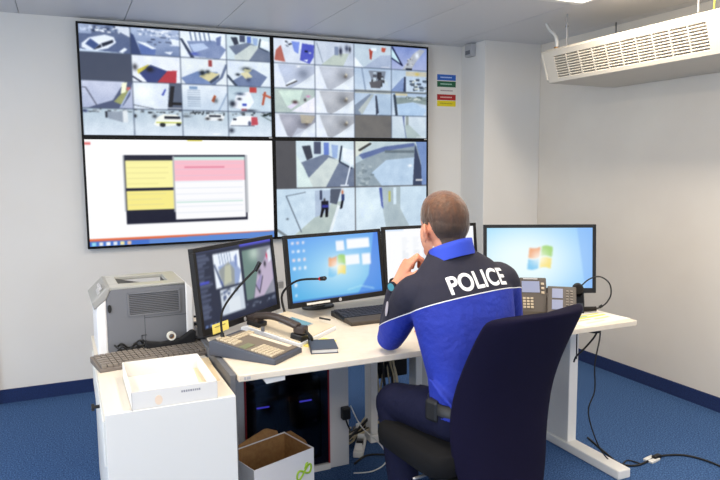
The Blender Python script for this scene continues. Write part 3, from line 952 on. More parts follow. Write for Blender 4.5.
# ------------------------------------------------------------------ keyboards
def keyboard(name, label, loc, rotz, L, D, mbase, mkey, rest=0.0, grp=None):
    t = thing(name, label, 'keyboard', loc, rotz, grp)
    b = B()
    b.prism([(-D / 2, 0), (D / 2, 0), (D / 2, .026), (-D / 2, .012)], 'x', -L / 2, L / 2)
    mk('base', b, mbase, t, bevel=.003)
    if rest:
        mk('palm_rest', B().prism([(-D / 2 - rest, 0), (-D / 2, 0), (-D / 2, .022), (-D / 2 - .02, .026), (-D / 2 - rest, .018)], 'x', -L / 2, L / 2), mat('brown_grey_rest', (70, 62, 54), .6), t, bevel=.004)
    k = B()
    rows, cols = 6, 21
    pitch = (L - .02) / cols
    for r in range(rows):
        y = -D / 2 + .012 + (D - .024) * (r + .5) / rows
        z = .012 + .014 * (y + D / 2) / D
        cidx = 0
        while cidx < cols:
            wk = 6 if (r == 0 and cidx == 4) else (2 if (cidx in (0, 13) and r in (1, 2, 3)) else 1)
            if cidx in (15, 18) and False:
                cidx += 1
                continue
            xc = -L / 2 + .01 + pitch * (cidx + wk / 2)
            k.box((xc, y, z + .004), (pitch * wk - .004, (D - .024) / rows - .004, .009))
            cidx += wk
    o = mk('keys', k, mkey, t)
    o['kind'] = 'stuff'
    return t


M_kgrey = mat('taupe_plastic', (112, 104, 98), .6)
M_kkey = mat('taupe_key', (132, 124, 116), .55)
keyboard('keyboard', 'taupe grey keyboard lying in front of the printer', (.188, -1.80, KZ), math.radians(10), .47, .165, M_kgrey, M_kkey)
keyboard('keyboard', 'black keyboard with brown palm rest on the desk before the officer', (1.275, -1.65, DZ), math.radians(1), .46, .16, M_black, mat('dark_key', (48, 50, 62), .5), rest=.085)

# ------------------------------------------------------------------ printer
t = thing('printer', 'grey and white laser printer on the cabinet by the wall', 'printer', (.168, -1.55, KZ), math.radians(1))
M_pgrey = mat('printer_grey', (92, 94, 100), .5)
M_pside = mat('printer_mid_grey', (108, 110, 116), .55)
M_pwhite = mat('printer_white', (228, 228, 230), .45)
px, py, pz = .190, .155, .285
mk('side_panel', B().prism([(-px + .035, 0), (px - .03, 0), (px - .03, pz), (-px + .055, pz - .005), (-px + .035, pz - .045)], 'y', -py, -py + .02), M_pside, t, bevel=.003)
mk('body', B().prism([(-px + .03, 0), (px - .03, 0), (px - .03, pz - .064), (-px + .03, pz - .064)], 'y', -py + .018, py), M_pwhite, t)
mk('front_cover', B().prism([(-px - .004, 0), (-px + .035, 0), (-px + .035, pz - .045), (-px - .004, pz - .075)], 'y', -py - .002, py), M_pwhite, t, bevel=.008)
mk('control_panel', B().prism([(-px - .012, pz - .085), (-px + .036, pz - .045), (-px + .056, pz + .002), (-px + .04, pz + .004), (-px - .02, pz - .055)], 'y', -py - .003, py), mat('panel_grey', (150, 150, 148), .5), t, bevel=.004)
mk('rear_cover', B().prism([(px - .03, 0), (px, .02), (px + .004, pz - .03), (px - .03, pz + .004)], 'y', -py - .002, py), M_pwhite, t, bevel=.006)
tp = B()
z0, z1 = pz - .012, pz + .004
tp.bb(-px + .05, px - .03, -py, -py + .07, z0, z1).bb(-px + .05, px - .03, py - .05, py, z0, z1)
tp.bb(-px + .05, -px + .09, -py + .07, py - .05, z0, z1).bb(px - .09, px - .03, -py + .07, py - .05, z0, z1)
mk('top_cover', tp, mat('printer_top_grey', (164, 164, 158), .3), t, bevel=.003)
ot = mk('output_tray', B().prism([(-px + .09, pz - .004), (-px + .09, pz - .01), (px - .09, pz - .06), (px - .09, pz - .05)], 'y', -py + .07, py - .05), M_dark, t)
mk('tray_wall', B().bb(px - .094, px - .09, -py + .07, py - .05, pz - .06, z0), M_black, ot)
vx0, vx1, vz0, vz1 = -.075, px - .05, pz - .125, pz - .026
vf = B()
yv = -py - .004
vf.bb(vx0, vx1, yv, yv + .006, vz1 - .007, vz1).bb(vx0, vx1, yv, yv + .006, vz0, vz0 + .007).bb(vx0, vx0 + .008, yv, yv + .006, vz0, vz1).bb(vx1 - .008, vx1, yv, yv + .006, vz0, vz1)
vt = mk('vent', vf, M_pside, t, bevel=.001)
for k in range(11):
    z = vz0 + .012 + (vz1 - vz0 - .024) * k / 10
    mk('louvre', B().box(((vx0 + vx1) / 2, yv + .004, z), (vx1 - vx0 - .016, .006, .0035), Matrix.Rotation(.5, 4, 'X')), M_pside, vt)
mk('vent_back', B().bb(vx0 + .006, vx1 - .006, -py - .0008, -py, vz0 + .006, vz1 - .006), M_dark, vt)
mk('seam', B().bb(-.01, -.008, -py - .0006, -py, 0, vz0).bb(-.008, px - .03, -py - .0006, -py, vz0 - .012, vz0 - .010), M_dark, t)
mk('latch', B().bb(-.025, -.004, -py - .003, -py, .05, .053).bb(-.025, -.022, -py - .003, -py, .05, .078).bb(-.025, -.004, -py - .003, -py, .075, .078), M_dark, t)
mk('side_button', B().prism([(-px + .046 + .008 * math.cos(a), pz - .085 + .017 * math.sin(a)) for a in np.linspace(0, 2 * PI, 14, endpoint=False)], 'y', -py - .004, -py), M_black, t)
pb_ = B()
for k in range(6):
    pb_.box((-px + .012 + .004 * (k // 3), -py + .04 + .045 * (k % 3), pz - .026 + .022 * (k // 3)), (.014, .026, .008), Matrix.Rotation(-.72, 4, 'Y'))
mk('buttons', pb_, M_lgrey, t)
mk('power_cord', B().tube([(px, -.10, .12), (px + .04, -.11, .115), (px + .055, -.10, .06), (px + .06, -.08, .012), (px + .03, .02, .006)], .0045), M_black, t, smooth=True)
mk('data_plug', B().bb(px, px + .04, -.125, -.10, .085, .098), M_black, t)

# things lying before the printer
t = thing('pen_tray', 'black fabric pouch lying against the printer', 'pouch', (.27, -1.735, KZ), math.radians(6))
mk('shell', B().prism([(-.11, 0), (.085, 0), (.095, .078), (.078, .082), (.03, .052), (-.05, .045), (-.115, .058)], 'y', -.014, .020), mat('black_fabric', (20, 20, 23), .9), t, bevel=.006)
t = thing('tape_roll', 'small white tape roll on top of the black pouch', 'tape roll', (.262, -1.733, KZ + .049), math.radians(5))
rg = [[Vector((r * math.cos(a), y, .018 + r * math.sin(a))) for a in np.linspace(0, 2 * PI, 24, endpoint=False)] for r, y in ((.011, -.009), (.018, -.009), (.018, .009), (.011, .009), (.011, -.009))]
mk('tape', B().loft(rg, cap=False), mat('tape_white', (226, 224, 214), .6), t, smooth=False)
mk('core', B().loft([[Vector((r * math.cos(a), y, .018 + r * math.sin(a))) for a in np.linspace(0, 2 * PI, 20, endpoint=False)] for r, y in ((.009, -.0085), (.0112, -.0085), (.0112, .0085), (.009, .0085), (.009, -.0085))], cap=False), M_kraft, t)
cb = B()
for k in range(5):
    p = [(.035 + .12 * j / 5 + .01 * rng.random(), -1.735 + .012 * k - .02 * rng.random(), KZ + .006 + .055 * rng.random()) for j in range(6)]
    cb.tube(p, .0042, 6)
tag(mk('cable_coil', cb, M_rubber, smooth=True), 'tangled black cable lying behind the taupe keyboard', 'cable')


# ------------------------------------------------------------------ desk monitors
def monitor(label, c, yaw, tilt, img, W=.56, H=.345, strip=False):
    t = thing('monitor', label, 'monitor', (c[0], c[1], DZ), yaw, 'desk monitors')
    R = Matrix.Translation((0, 0, c[2] - DZ)) @ Matrix.Rotation(-tilt, 4, 'X')
    bz = .017
    def put(o):
        o.matrix_local = R
        return o
    fr = B()
    fr.bb(-W / 2, W / 2, -.012, .012, H / 2 - bz, H / 2).bb(-W / 2, W / 2, -.012, .012, -H / 2, -H / 2 + bz + .008)
    fr.bb(-W / 2, -W / 2 + bz, -.012, .012, -H / 2 + bz, H / 2 - bz).bb(W / 2 - bz, W / 2, -.012, .012, -H / 2 + bz, H / 2 - bz)
    f = put(mk('bezel', fr, mat('monitor_black', (24, 23, 24), .4, spec=.3), t, bevel=.002))
    mk('badge', B().prism([(.009 * math.cos(a), -H / 2 + .0125 + .009 * math.sin(a)) for a in np.linspace(0, 2 * PI, 16, endpoint=False)], 'y', -.0126, -.012), M_lgrey, f)
    put(mk('back_shell', B().hexa([(-W / 2, .012, -H / 2), (W / 2, .012, -H / 2), (W / 2 - .06, .05, -H / 2 + .05), (-W / 2 + .06, .05, -H / 2 + .05)],
                                  [(-W / 2, .012, H / 2), (W / 2, .012, H / 2), (W / 2 - .06, .05, H / 2 - .05), (-W / 2 + .06, .05, H / 2 - .05)]), mat('monitor_back', (60, 60, 62), .5), t))
    put(screen_mesh('screen', img, W - 2 * bz, H - 2 * bz - .008, t, (0, -.006, .004)))
    if strip:
        put(mk('label_strip', B().bb(-.19, -.06, -.0128, -.012, -H / 2 + .007, -H / 2 + .017), M_paper, t))
    mk('stand_neck', B().prism([(.16, .012), (.20, .012), (.20, c[2] - DZ - .02), (.10, c[2] - DZ + .02), (.04, c[2] - DZ + .02), (.04, c[2] - DZ - .03), (.10, c[2] - DZ - .03), (.16, c[2] - DZ - .06)], 'x', -.035, .035), M_lgrey, t, bevel=.004)
    mk('stand_base', B().prism([(.09 * math.cos(a), .18 + .06 * math.sin(a)) for a in np.linspace(0, 2 * PI, 28, endpoint=False)], 'z', 0, .012), M_dark, t, bevel=.003)
    return t


RAD = math.radians
m1 = monitor('desk monitor with a dark surveillance program and a yellow note on its frame', (.539, -1.795, .965), RAD(40.5), RAD(6), img_m1())
monitor('desk monitor with a blue desktop, icons and white notes', (1.088, -1.544, .955), RAD(10.8), RAD(7.8), img_win(2), strip=True)
monitor('desk monitor with a white text page behind the officer head', (1.648, -1.506, .963), RAD(-2), RAD(6.5), img_m3())
monitor('desk monitor with a pale blue desktop at the right end of the desk', (2.054, -1.886, .976), RAD(-26.8), RAD(5.1), img_win(4))
nt_ = tag(mk('sticky_note', B().bb(-.222, -.120, -.0155, -.0135, -.176, -.138), M_yellow), 'yellow sticky note on the lower frame of the surveillance monitor', 'note')
nt_.matrix_world = Matrix.Translation((.539, -1.795, .965)) @ Matrix.Rotation(RAD(40.5), 4, 'Z') @ Matrix.Rotation(-RAD(6), 4, 'X')
mk('print', B().bb(-.21, -.14, -.0158, -.0155, -.152, -.148), mat('pencil_grey', (150, 140, 80), .8), nt_)
t = thing('monitor_cable_box', 'grey cable connector between the two left monitors', 'connector', (.80, -1.42, DZ))
mk('post', B().bb(-.012, .012, -.012, .012, 0, .13), M_lgrey, t)
mk('plug', B().bb(-.03, .05, -.016, .016, .13, .165), M_lgrey, t, bevel=.003)
mk('lead', B().tube([(-.03, 0, .15), (-.07, .01, .15), (-.1, .03, .12)], .005), M_black, t, smooth=True)

# ------------------------------------------------------------------ keypad console with gooseneck microphone
ang = math.atan2(-.239, .195)
t = thing('intercom_console', 'dark grey keypad console with slim gooseneck microphone on the desk corner', 'console', (.536, -2.06, DZ), ang)
# local x runs from the tall rear to the low front
L_, Wd = .31, .19
hb, hf = .062, .020
M_cons = mat('console_slate', (68, 73, 86), .5)
M_key = mat('console_key', (204, 190, 164), .55)
mk('body', B().prism([(-L_ / 2, 0), (L_ / 2, 0), (L_ / 2, hf), (-L_ / 2 + .02, hb), (-L_ / 2, hb - .006)], 'y', -Wd / 2, Wd / 2), M_cons, t, bevel=.004)
sl = math.atan2(hb - hf, L_ - .02)


def on_top(x, y, z=0):
    return (x, y, hf + (L_ / 2 - x) / (L_ - .02) * (hb - hf) + z)


RY = Matrix.Rotation(sl, 4, 'Y')
mk('key_plate', B().box(on_top(.01, .0, .0015), (.262, .172, .003), RY), mat('key_plate', (118, 108, 96), .55), t)
for kx, ky, nx, ny, sx, sy in ((-.085, -.055, 5, 4, .019, .013), (-.085, .035, 2, 6, .016, .02), (.085, -.04, 6, 5, .0165, .0175)):
    for i in range(nx):
        for j in range(ny):
            mk('key', B().box(on_top(kx + (i - (nx - 1) / 2) * sx, ky + (j - (ny - 1) / 2) * sy, .005), (sx - .004, sy - .004, .005), RY), M_key, t)
mk('label_strip', B().box(on_top(.02, .066, .004), (.20, .022, .002), RY), M_cream, t)
mk('display_strip', B().box(on_top(.0, -.055, .004), (.03, .06, .002), RY), mat('green_display', (120, 126, 96), .4), t)
gb_ = on_top(-.125, -.045)
rot = Matrix.Rotation(-ang, 3, 'Z')


def to_local(wp, base, a):
    v = Vector(wp) - Vector(base)
    return Matrix.Rotation(-a, 3, 'Z') @ v


tip = to_local((.535, -2.11, 1.068), (.536, -2.06, DZ), ang)
g0 = Vector(gb_)
mk('gooseneck', B().tube([g0, g0 + Vector((0, 0, .10)), g0.lerp(tip, .55) + Vector((-.022, -.006, .035)), tip], [.005, .0045, .0045, .0045], 8), M_rubber, t, smooth=True)
mk('microphone_head', B().tube([tip - (tip - g0).normalized() * .012, tip + Vector((.012, .004, .022))], [.008, .0085], 10, smooth=False), M_black, t, smooth=False)
mk('neck_collar', B().cyl(g0, g0 + Vector((0, 0, .02)), .009, .007, 12), M_black, t)

# ------------------------------------------------------------------ dispatch telephone panel with handset and second microphone
ang2 = math.radians(40.5)
base2 = (.842, -1.950, DZ)          # middle of the front edge
t = thing('dispatch_telephone', 'cream telephone panel with screen, dark handset and red-tipped microphone', 'telephone', base2, ang2)
pwid, pdep = .32, .29
M_panel = mat('panel_cream', (222, 208, 182), .5)
M_panels = mat('panel_side_white', (222, 226, 232), .5)
mk('body', B().prism([(0, 0), (pdep, 0), (pdep, .058), (pdep - .03, .064), (0, .016)], 'x', -pwid / 2, pwid / 2), M_panels, t, bevel=.003)
s2 = math.atan2(.048, pdep - .03)
RX = Matrix.Rotation(s2, 4, 'X')


def on2(x, y, z=0):
    return (x, y, .016 + y / (pdep - .03) * .048 + z)


mk('face_plate', B().box(on2(0, .13, .002), (pwid - .012, .25, .004), RX), M_panel, t)
sc_ = mk('display', B().box(on2(.035, .135, .0055), (.105, .10, .003), RX), mat('teal_display', (104, 140, 150), .25, emit=(70, 110, 120), estr=.35), t)
mk('display_frame', B().box(on2(.035, .135, .0045), (.117, .112, .003), RX), M_lgrey, t)
tag(mk('pen', B().cyl((.900, -1.80, DZ + .052), (.94, -1.835, DZ + .046), .004, n=8), M_black), 'short black pen lying on the cream telephone panel', 'pen')
hs = B()
hz = .085
hs.tube([(-.115, .03, .075), (-.118, .10, .098), (-.118, .17, .108), (-.118, .24, .098)], [.021, .019, .019, .023], 12, squash=(.8, 1.25))
hs.box((-.117, .245, .088), (.046, .055, .034)).box((-.115, .022, .064), (.044, .05, .032))
mk('handset', hs, mat('handset_brown_black', (58, 48, 44), .4), t, bevel=.006)
mk('cradle', B().box(on2(-.117, .235, .012), (.06, .065, .022), RX), M_black, t, bevel=.004)
mk('cradle', B().box(on2(-.115, .03, .012), (.055, .055, .03), RX), M_black, t, bevel=.004)
mk('handset_cord', B().tube([(-.115, .0, .06), (-.11, -.025, .035), (-.10, -.02, .012), (-.075, .012, .024)], .006), M_black, t, smooth=True)
mk('small_knob', B().lathe([(.008, 0), (.008, .018), (.0, .02)], (-.155, .18, .052), 12), M_steel, t)
g0 = Vector(on2(.135, pdep - .035, 0))
tip = to_local((.868, -1.90, .968), base2, ang2)
mid = g0.lerp(tip, .45) + Vector((0, .015, .075))
mk('gooseneck', B().tube([g0, g0 + Vector((-.004, .008, .085)), mid, tip], [.006, .0055, .005, .005], 8), M_rubber, t, smooth=True)
dr = (tip - mid).normalized()
mk('microphone_ring', B().cyl(tip, tip + dr * .008, .0085, n=12), mat('red_ring', (196, 30, 40), .4), t)
mk('microphone_head', B().tube([tip + dr * .008, tip + dr * .03, tip + dr * .038], [.009, .01, .006], 12, smooth=False), M_black, t)

tag(mk('note_pad', B().box((.815, -1.965 - .06, DZ + .002), (.14, .07, .004), math.radians(30)), M_yellow), 'yellow note sheet under the edge of the cream telephone panel', 'note')
t = thing('notebook', 'closed dark notebook near the front edge of the desk', 'notebook', (.80, -2.105, DZ + .0), math.radians(75))
mk('pages', B().bb(-.066, .066, -.050, .050, .003, .016), M_paper, t)
mk('cover', B().bb(-.072, .072, -.054, .054, 0, .003).bb(-.072, .072, -.054, .054, .016, .02).bb(-.072, .072, .05, .054, 0, .02), mat('slate_cover', (62, 68, 82), .5), t, bevel=.001)


# ------------------------------------------------------------------ desk telephones, headset, papers at the right end
def deskphone(label, loc, yaw, kind):
    t = thing('desk_telephone', label, 'telephone', loc, yaw, 'desk telephones')
    w, d, h = (.128, .14, .165) if kind == 0 else (.135, .16, .13)
    M_ph = mat('phone_charcoal', (72, 65, 60), .5)
    mk('body', B().prism([(-d / 2, 0), (d / 2, 0), (d / 2, h), (d / 2 - .025, h + .006), (-d / 2, .025)], 'x', -w / 2, w / 2), M_ph, t, bevel=.005)
    sl = math.atan2(h + .006 - .025, d - .025)
    R = Matrix.Rotation(sl, 4, 'X')
    def on(x, s, z=0):   # s 0..1 along the slope
        y = -d / 2 + (d - .025) * s
        n = Vector((0, -math.sin(sl), math.cos(sl)))
        return Vector((x, y, .025 + (h - .019) * s)) + n * z
    M_disp = mat('phone_display', (110, 116, 140), .3, emit=(170, 178, 210), estr=.3)
    if kind == 0:
        mk('display', B().box(on(-.012, .72, .001), (.085, .062, .003), R), M_disp, t)
        for i in range(3):
            for j in range(4):
                mk('button', B().box(on(-.045 + .018 * i, .12 + .085 * j, .002), (.013, .010, .005), R), mat('phone_key', (176, 162, 140), .5), t)
        for j in range(3):
            mk('button', B().box(on(.045, .55 + .13 * j, .002), (.014, .012, .005), R), mat('phone_key', (176, 162, 140), .5), t)
        mk('top_label', B().box(on(-.012, .96, .001), (.07, .006, .002), R), M_lgrey, t)
    else:
        mk('display', B().box(on(-.02, .74, .001), (.05, .058, .003), R), M_disp, t)
        mk('display', B().box(on(-.02, .34, .001), (.05, .058, .003), R), M_disp, t)
        for i in range(2):
            for j in range(8):
                mk('button', B().box(on(.025 + .02 * i, .16 + .095 * j, .002), (.012, .009, .004), R), mat('phone_key2', (120, 112, 104), .5), t)
    return t


deskphone('charcoal desk telephone with one wide display before the right monitor', (1.958, -1.965, DZ), math.radians(-33), 0)
deskphone('charcoal key module with two small displays beside the headset', (2.040, -2.075, DZ), math.radians(-40), 1)
t = thing('headset', 'black headset with a thin wire headband on the desk end', 'headset', (2.175, -2.035, DZ), math.radians(-36))
mk('base_station', B().prism([(-.04, 0), (.05, 0), (.05, .10), (.02, .12), (-.03, .05)], 'x', -.05, .03), M_blackgloss, t, bevel=.006)
hb_ = mk('headband', B().tube([(.01, 0, .125), (.05, 0, .165), (.10, 0, .180), (.145, 0, .150), (.155, 0, .095), (.135, 0, .05), (.10, 0, .024), (.06, 0, .016)], .0035, 8), M_rubber, t, smooth=True)
mk('ear_pad', B().cyl((.0, -.02, .118), (.0, .02, .118), .026, n=20), mat('ear_foam', (30, 26, 24), .9), t, bevel=.006)
mk('ear_pad', B().tube([(.02, 0, .014), (.09, 0, .020)], [.013, .011], 12, smooth=False), mat('ear_foam', (30, 26, 24), .9), t)
mk('slider', B().box((.11, 0, .032), (.018, .012, .012), Matrix.Rotation(-.6, 4, 'Y')), M_black, t)

t = thing('printed_chart', 'printed sheet with yellow and green bars on the right desk end', 'paper', (2.135, -2.170, DZ), math.radians(6))
mk('sheet', B().bb(-.155, .155, -.10, .10, 0, .0015), M_paper, t)
for k, (x0, x1, y0, y1, c_) in enumerate([(-.13, .02, .03, .045, (150, 196, 190)), (-.02, .11, .045, .06, (240, 220, 110)), (-.06, .12, .01, .028, (244, 224, 90)), (-.14, -.02, -.02, -.006, (236, 190, 150)), (.0, .10, -.03, -.015, (246, 232, 140)), (-.12, -.05, .065, .08, (150, 170, 210)), (-.1, .02, -.07, -.055, (230, 206, 190))]):
    mk('printed_bar', B().bb(x0, x1, y0, y1, .0015, .0019), mat('chart_ink_%d' % k, c_, .8), t)
tag(mk('note_sheet', B().box((1.90, -2.13, DZ + .001), (.20, .12, .002), .1), M_yellow), 'yellow sheet lying in front of the charcoal desk telephone', 'note')

# ------------------------------------------------------------------ computers in a glazed cabinet under the desk
t = thing('computer_cabinet', 'white framed computer cabinet with dark glass under the desk', 'cabinet', (0, 0, 0))
cx0, cx1, cy0, cy1, ch = .532, 1.085, -1.69, -1.33, .66
M_cab = mat('cabinet_pale_grey', (206, 207, 210), .45)
mk('stile', B().bb(cx0, .574, cy0, cy1, 0, ch), M_cab, t, bevel=.003)
mk('stile', B().bb(.984, cx1, cy0, cy1, 0, ch), M_cab, t, bevel=.003)
mk('cabinet_top', B().bb(.574, .984, cy0, cy1, ch - .02, ch), M_cab, t)
mk('plinth', B().bb(.574, .984, cy0 - .01, cy1, 0, .03), M_white, t, bevel=.002)
mk('back_panel', B().bb(.574, .984, cy1 - .015, cy1, .03, ch - .02), M_black, t)
M_dglass = bpy.data.materials.new('smoked_glass')
M_dglass.use_nodes = True
_g = M_dglass.node_tree
_tr = _g.nodes.new('ShaderNodeBsdfTransparent')
_tr.inputs[0].default_value = (.34, .34, .42, 1)
_gl = _g.nodes.new('ShaderNodeBsdfGlossy')
_gl.inputs['Roughness'].default_value = 0.08
_mx = _g.nodes.new('ShaderNodeMixShader')
_mx.inputs[0].default_value = 0.05
_g.links.new(_tr.outputs[0], _mx.inputs[1])
_g.links.new(_gl.outputs[0], _mx.inputs[2])
_g.links.new(_mx.outputs[0], _g.nodes['Material Output'].inputs[0])
dr_ = mk('door', B().bb(.582, .976, cy0 - .004, cy0 + .002, .035, ch - .025), M_dglass, t)
mk('seal', B().bb(.574, .582, cy0 - .006, cy0 + .004, .03, ch - .02), M_red, dr_)
mk('seal', B().bb(.976, .984, cy0 - .006, cy0 + .004, .03, ch - .02), M_red, dr_)
M_led = mat('blue_light', (90, 90, 255), .5, emit=(110, 100, 255), estr=2.2)
for k, (x, lb) in enumerate(((.675, 'black computer tower with blue light at the left inside the glazed cabinet'), (.885, 'black computer tower with blue light at the right inside the glazed cabinet'))):
    c = thing('computer_tower', lb, 'computer', (x, 0, .03), 0, 'computers in the cabinet')
    mk('case', B().bb(-.085, .085, -1.62, -1.36, 0, .40), mat('tower_black', (20, 21, 27), .45), c, bevel=.008)
    mk('front_bezel', B().bb(-.08, .08, -1.632, -1.62, .01, .385), M_blackgloss, c, bevel=.004)
    mk('led_strip', B().bb(-.03, .03, -1.6345, -1.632, .300, .307), M_led, c)
    mk('drive_slot', B().bb(-.065, .065, -1.634, -1.632, .33, .352), M_dark, c)
    mk('power_button', B().cyl((.05, -1.632, .20), (.05, -1.635, .20), .008, n=12), M_grey, c)
t = thing('network_box', 'dark switch box lying on the computers behind the smoked glass', 'network box', (.70, -1.55, .43), math.radians(3))
mk('case', B().bb(-.10, .10, -.06, .06, 0, .05), M_dark, t, bevel=.004)
mk('front_strip', B().bb(-.08, .06, -.062, -.06, .015, .028), M_lgrey, t)
tag(mk('headphone_cable', B().tube([(.80, -1.60, .44), (.86, -1.62, .50), (.93, -1.60, .56), (.95, -1.58, .48), (.88, -1.58, .445), (.83, -1.60, .47), (.90, -1.62, .55)], .010, 8), M_rubber, smooth=True), 'thick black cable loop on the right computer in the cabinet', 'cable')
t = thing('power_adapter', 'small black adapter clipped on the right post of the computer cabinet', 'adapter', (1.06, cy0, .27))
mk('case', B().bb(-.02, .022, -.035, 0, -.03, .03), M_black, t, bevel=.006)
mk('lead', B().tube([(.0, -.02, -.03), (.01, -.02, -.06), (.03, -.0, -.10), (.05, .1, -.15), (.08, .15, -.2)], .004), M_black, t, smooth=True)

# ------------------------------------------------------------------ open carton used as a bin
t = thing('waste_carton', 'white open carton with kraft inside and green emblem under the desk', 'box', (0, 0, 0))
BZ = .33
A0, A1 = Vector((.471, -2.236, 0)), Vector((.742, -2.137, 0))
dv = (A1 - A0).normalized()
nv = Vector((-dv.y, dv.x, 0))
dep = .19
C0, C1 = A0 + nv * dep, A1 + nv * dep
ins = Vector((0, 0, .004))
inn = [A0 + dv * .004 + nv * .004, A1 - dv * .004 + nv * .004, C1 - dv * .004 - nv * .004, C0 + dv * .004 - nv * .004]
up_ = Vector((0, 0, BZ))
lo = [A0, A1, C1, C0]


def wallq(b, p, q, d, h0, h1):
    b.hexa([p, q, q + d, p + d], [p + Vector((0, 0, h0)), q + Vector((0, 0, h1)), q + d + Vector((0, 0, h1)), p + d + Vector((0, 0, h0))])


bw = B()
wallq(bw, A0, A1, nv * .003, BZ, BZ)
wallq(bw, A0 + nv * .003, C0, dv * .003, BZ, BZ + .01)
wallq(bw, A1 + nv * .003 - dv * .003, C1 - dv * .003, dv * .003, BZ, BZ + .01)
wallq(bw, C0 - nv * .003, C1 - nv * .003, nv * .003, BZ + .01, BZ + .01)
mk('carton', bw, mat('carton_white', (222, 222, 224), .6), t)
bi = B()
wallq(bi, inn[0], inn[1], nv * .002, BZ - .004, BZ - .004)
wallq(bi, inn[0], inn[3], dv * .002, BZ - .004, BZ + .006)
wallq(bi, inn[1] - dv * .002, inn[2] - dv * .002, dv * .002, BZ - .004, BZ + .006)
wallq(bi, inn[3] - nv * .002, inn[2] - nv * .002, nv * .002, BZ + .006, BZ + .006)
bi.hexa([p + Vector((0, 0, 0.002)) for p in inn], [p + Vector((0, 0, .006)) for p in inn])
mk('kraft_lining', bi, M_kraft, t)
fl = B()
p0, p1 = C0 + Vector((0, 0, BZ + .01)), C1 + Vector((0, 0, BZ + .01))
q0, q1 = p0.lerp(p1, .10), p0.lerp(p1, .88)
fl.poly([q0, q1, q1 + nv * .006 + Vector((0, 0, .012)), q0.lerp(q1, .80) + nv * .012 + Vector((0, 0, .034)), q0.lerp(q1, .72) + nv * .012 + Vector((0, 0, .036)), q0 + nv * .004 + Vector((0, 0, .004))], [(0, 1, 2, 3, 4, 5)])
fl2 = B()
p2, p3 = A1 + Vector((0, 0, BZ)), C1 + Vector((0, 0, BZ + .01))
fl2.poly([p2.lerp(p3, .2), p2.lerp(p3, .95), p2.lerp(p3, .8) + dv * .004 + Vector((0, 0, .016)), p2.lerp(p3, .3) + dv * .004 + Vector((0, 0, .010))], [(0, 1, 2, 3)])
for q_ in (fl, fl2):
    mk('flap', q_, M_kraft, t).modifiers.new('thick', 'SOLIDIFY').thickness = .003
# green leaf emblem on the near face
em = B()
cpt = A0.lerp(A1, .82) + Vector((0, 0, BZ - .085)) - nv * .0012
pts = []
for k in range(40):
    a = 2 * PI * k / 39
    pts.append(cpt + dv * (.036 * math.sin(a)) + Vector((0, 0, .017 * math.sin(2 * a) + .010 * math.sin(a))))
em.tube(pts, .0042, 6, smooth=False)
em.tube([cpt + dv * .004 + Vector((0, 0, .012)), cpt + dv * .012 + Vector((0, 0, .03)), cpt + dv * .022 + Vector((0, 0, .034))], [.004, .005, .001], 6)
mk('green_emblem', em, mat('leaf_green', (150, 190, 40), .6), t)
for k, (u, v, lb) in enumerate(((.2, .35, 'crumpled white paper at the left inside the waste carton'), (.62, .6, 'crumpled white paper at the right inside the waste carton'))):
    c = A0 + dv * .27 * u + nv * dep * v + Vector((0, 0, .13 + .0))
    bmx = bmesh.new()
    bmesh.ops.create_icosphere(bmx, subdivisions=3, radius=.05)
    for vtx in bmx.verts:
        vtx.co *= .75 + .4 * random.random()
        vtx.co += c
        vtx.co.z = max(vtx.co.z, .007)
    for vtx in bmx.verts:
        vtx.co.z = .007 + (vtx.co.z - .06) * 1.6 if vtx.co.z > .06 else .007
    tag(mk('crumpled_paper', bmx, M_paper), lb, 'paper', 'crumpled papers in the carton')

# ------------------------------------------------------------------ cables under the desk and on the floor
M_beige = mat('beige_cable', (196, 182, 150), .6)
cl = ['beige cable hanging in the bundle under the desk', 'black cable hanging in the bundle under the desk']
for k in range(12):
    xa = 1.36 + .16 * rng.random()
    ya_ = -1.46 + .1 * rng.random()
    xm = 1.33 + .12 * rng.random()
    pts = [(xa, ya_, DZ - .03), (xa + .02 * rng.standard_normal(), ya_ - .04, .56), (xm, ya_ - .03, .40 + .05 * rng.random()), (xm - .02 + .05 * rng.random(), ya_ - .05, .22 + .08 * rng.random()),
           (1.27 + .1 * rng.random(), ya_ - .02, .09), (1.12 + .1 * rng.random(), -1.5 + .05 * k / 12, .012 + .004 * (k % 4)), (1.12 + .02 * k, -1.30, .01)]
    lt = k % 3 != 2
    tag(mk('cable', B().tube(pts, .0042 + .0015 * (k % 3), 6), M_beige if lt else M_rubber, smooth=True), cl[0] if lt else cl[1], 'cable', 'beige cables in the bundle' if lt else 'black cables in the bundle')
for k, (pts, lb) in enumerate((([(1.10, -1.62, DZ - .03), (1.12, -1.62, .60), (1.20, -1.62, .56), (1.27, -1.60, .62), (1.24, -1.60, DZ - .03)], 'black cable loop hanging below the desk beside the computer cabinet'),
                               ([(1.21, -1.58, DZ - .03), (1.18, -1.6, .58), (1.14, -1.61, .50), (1.10, -1.61, .46), (1.09, -1.63, .52)], 'black cable with a hooked end below the desk'),
                               ([(1.10, -1.72, .012), (1.20, -1.66, .012), (1.32, -1.72, .012), (1.42, -1.80, .012)], 'black cable crossing the carpet below the knees'),
                               ([(1.09, -1.70, .30), (1.13, -1.74, .2), (1.22, -1.78, .1), (1.23, -1.80, .03), (1.15, -1.82, .008), (1.06, -1.80, .008)], 'thin white cable curling beside the computer cabinet'))):
    tag(mk('cable', B().tube(pts, .0055 if k < 3 else .003, 8), M_rubber if k < 3 else M_white, smooth=True), lb, 'cable')
t = thing('power_strip', 'white power strip on the carpet behind the waste carton', 'power strip', (1.20, -1.56, 0), math.radians(60))
mk('case', B().bb(-.10, .10, -.025, .025, 0, .03), M_white, t, bevel=.005)
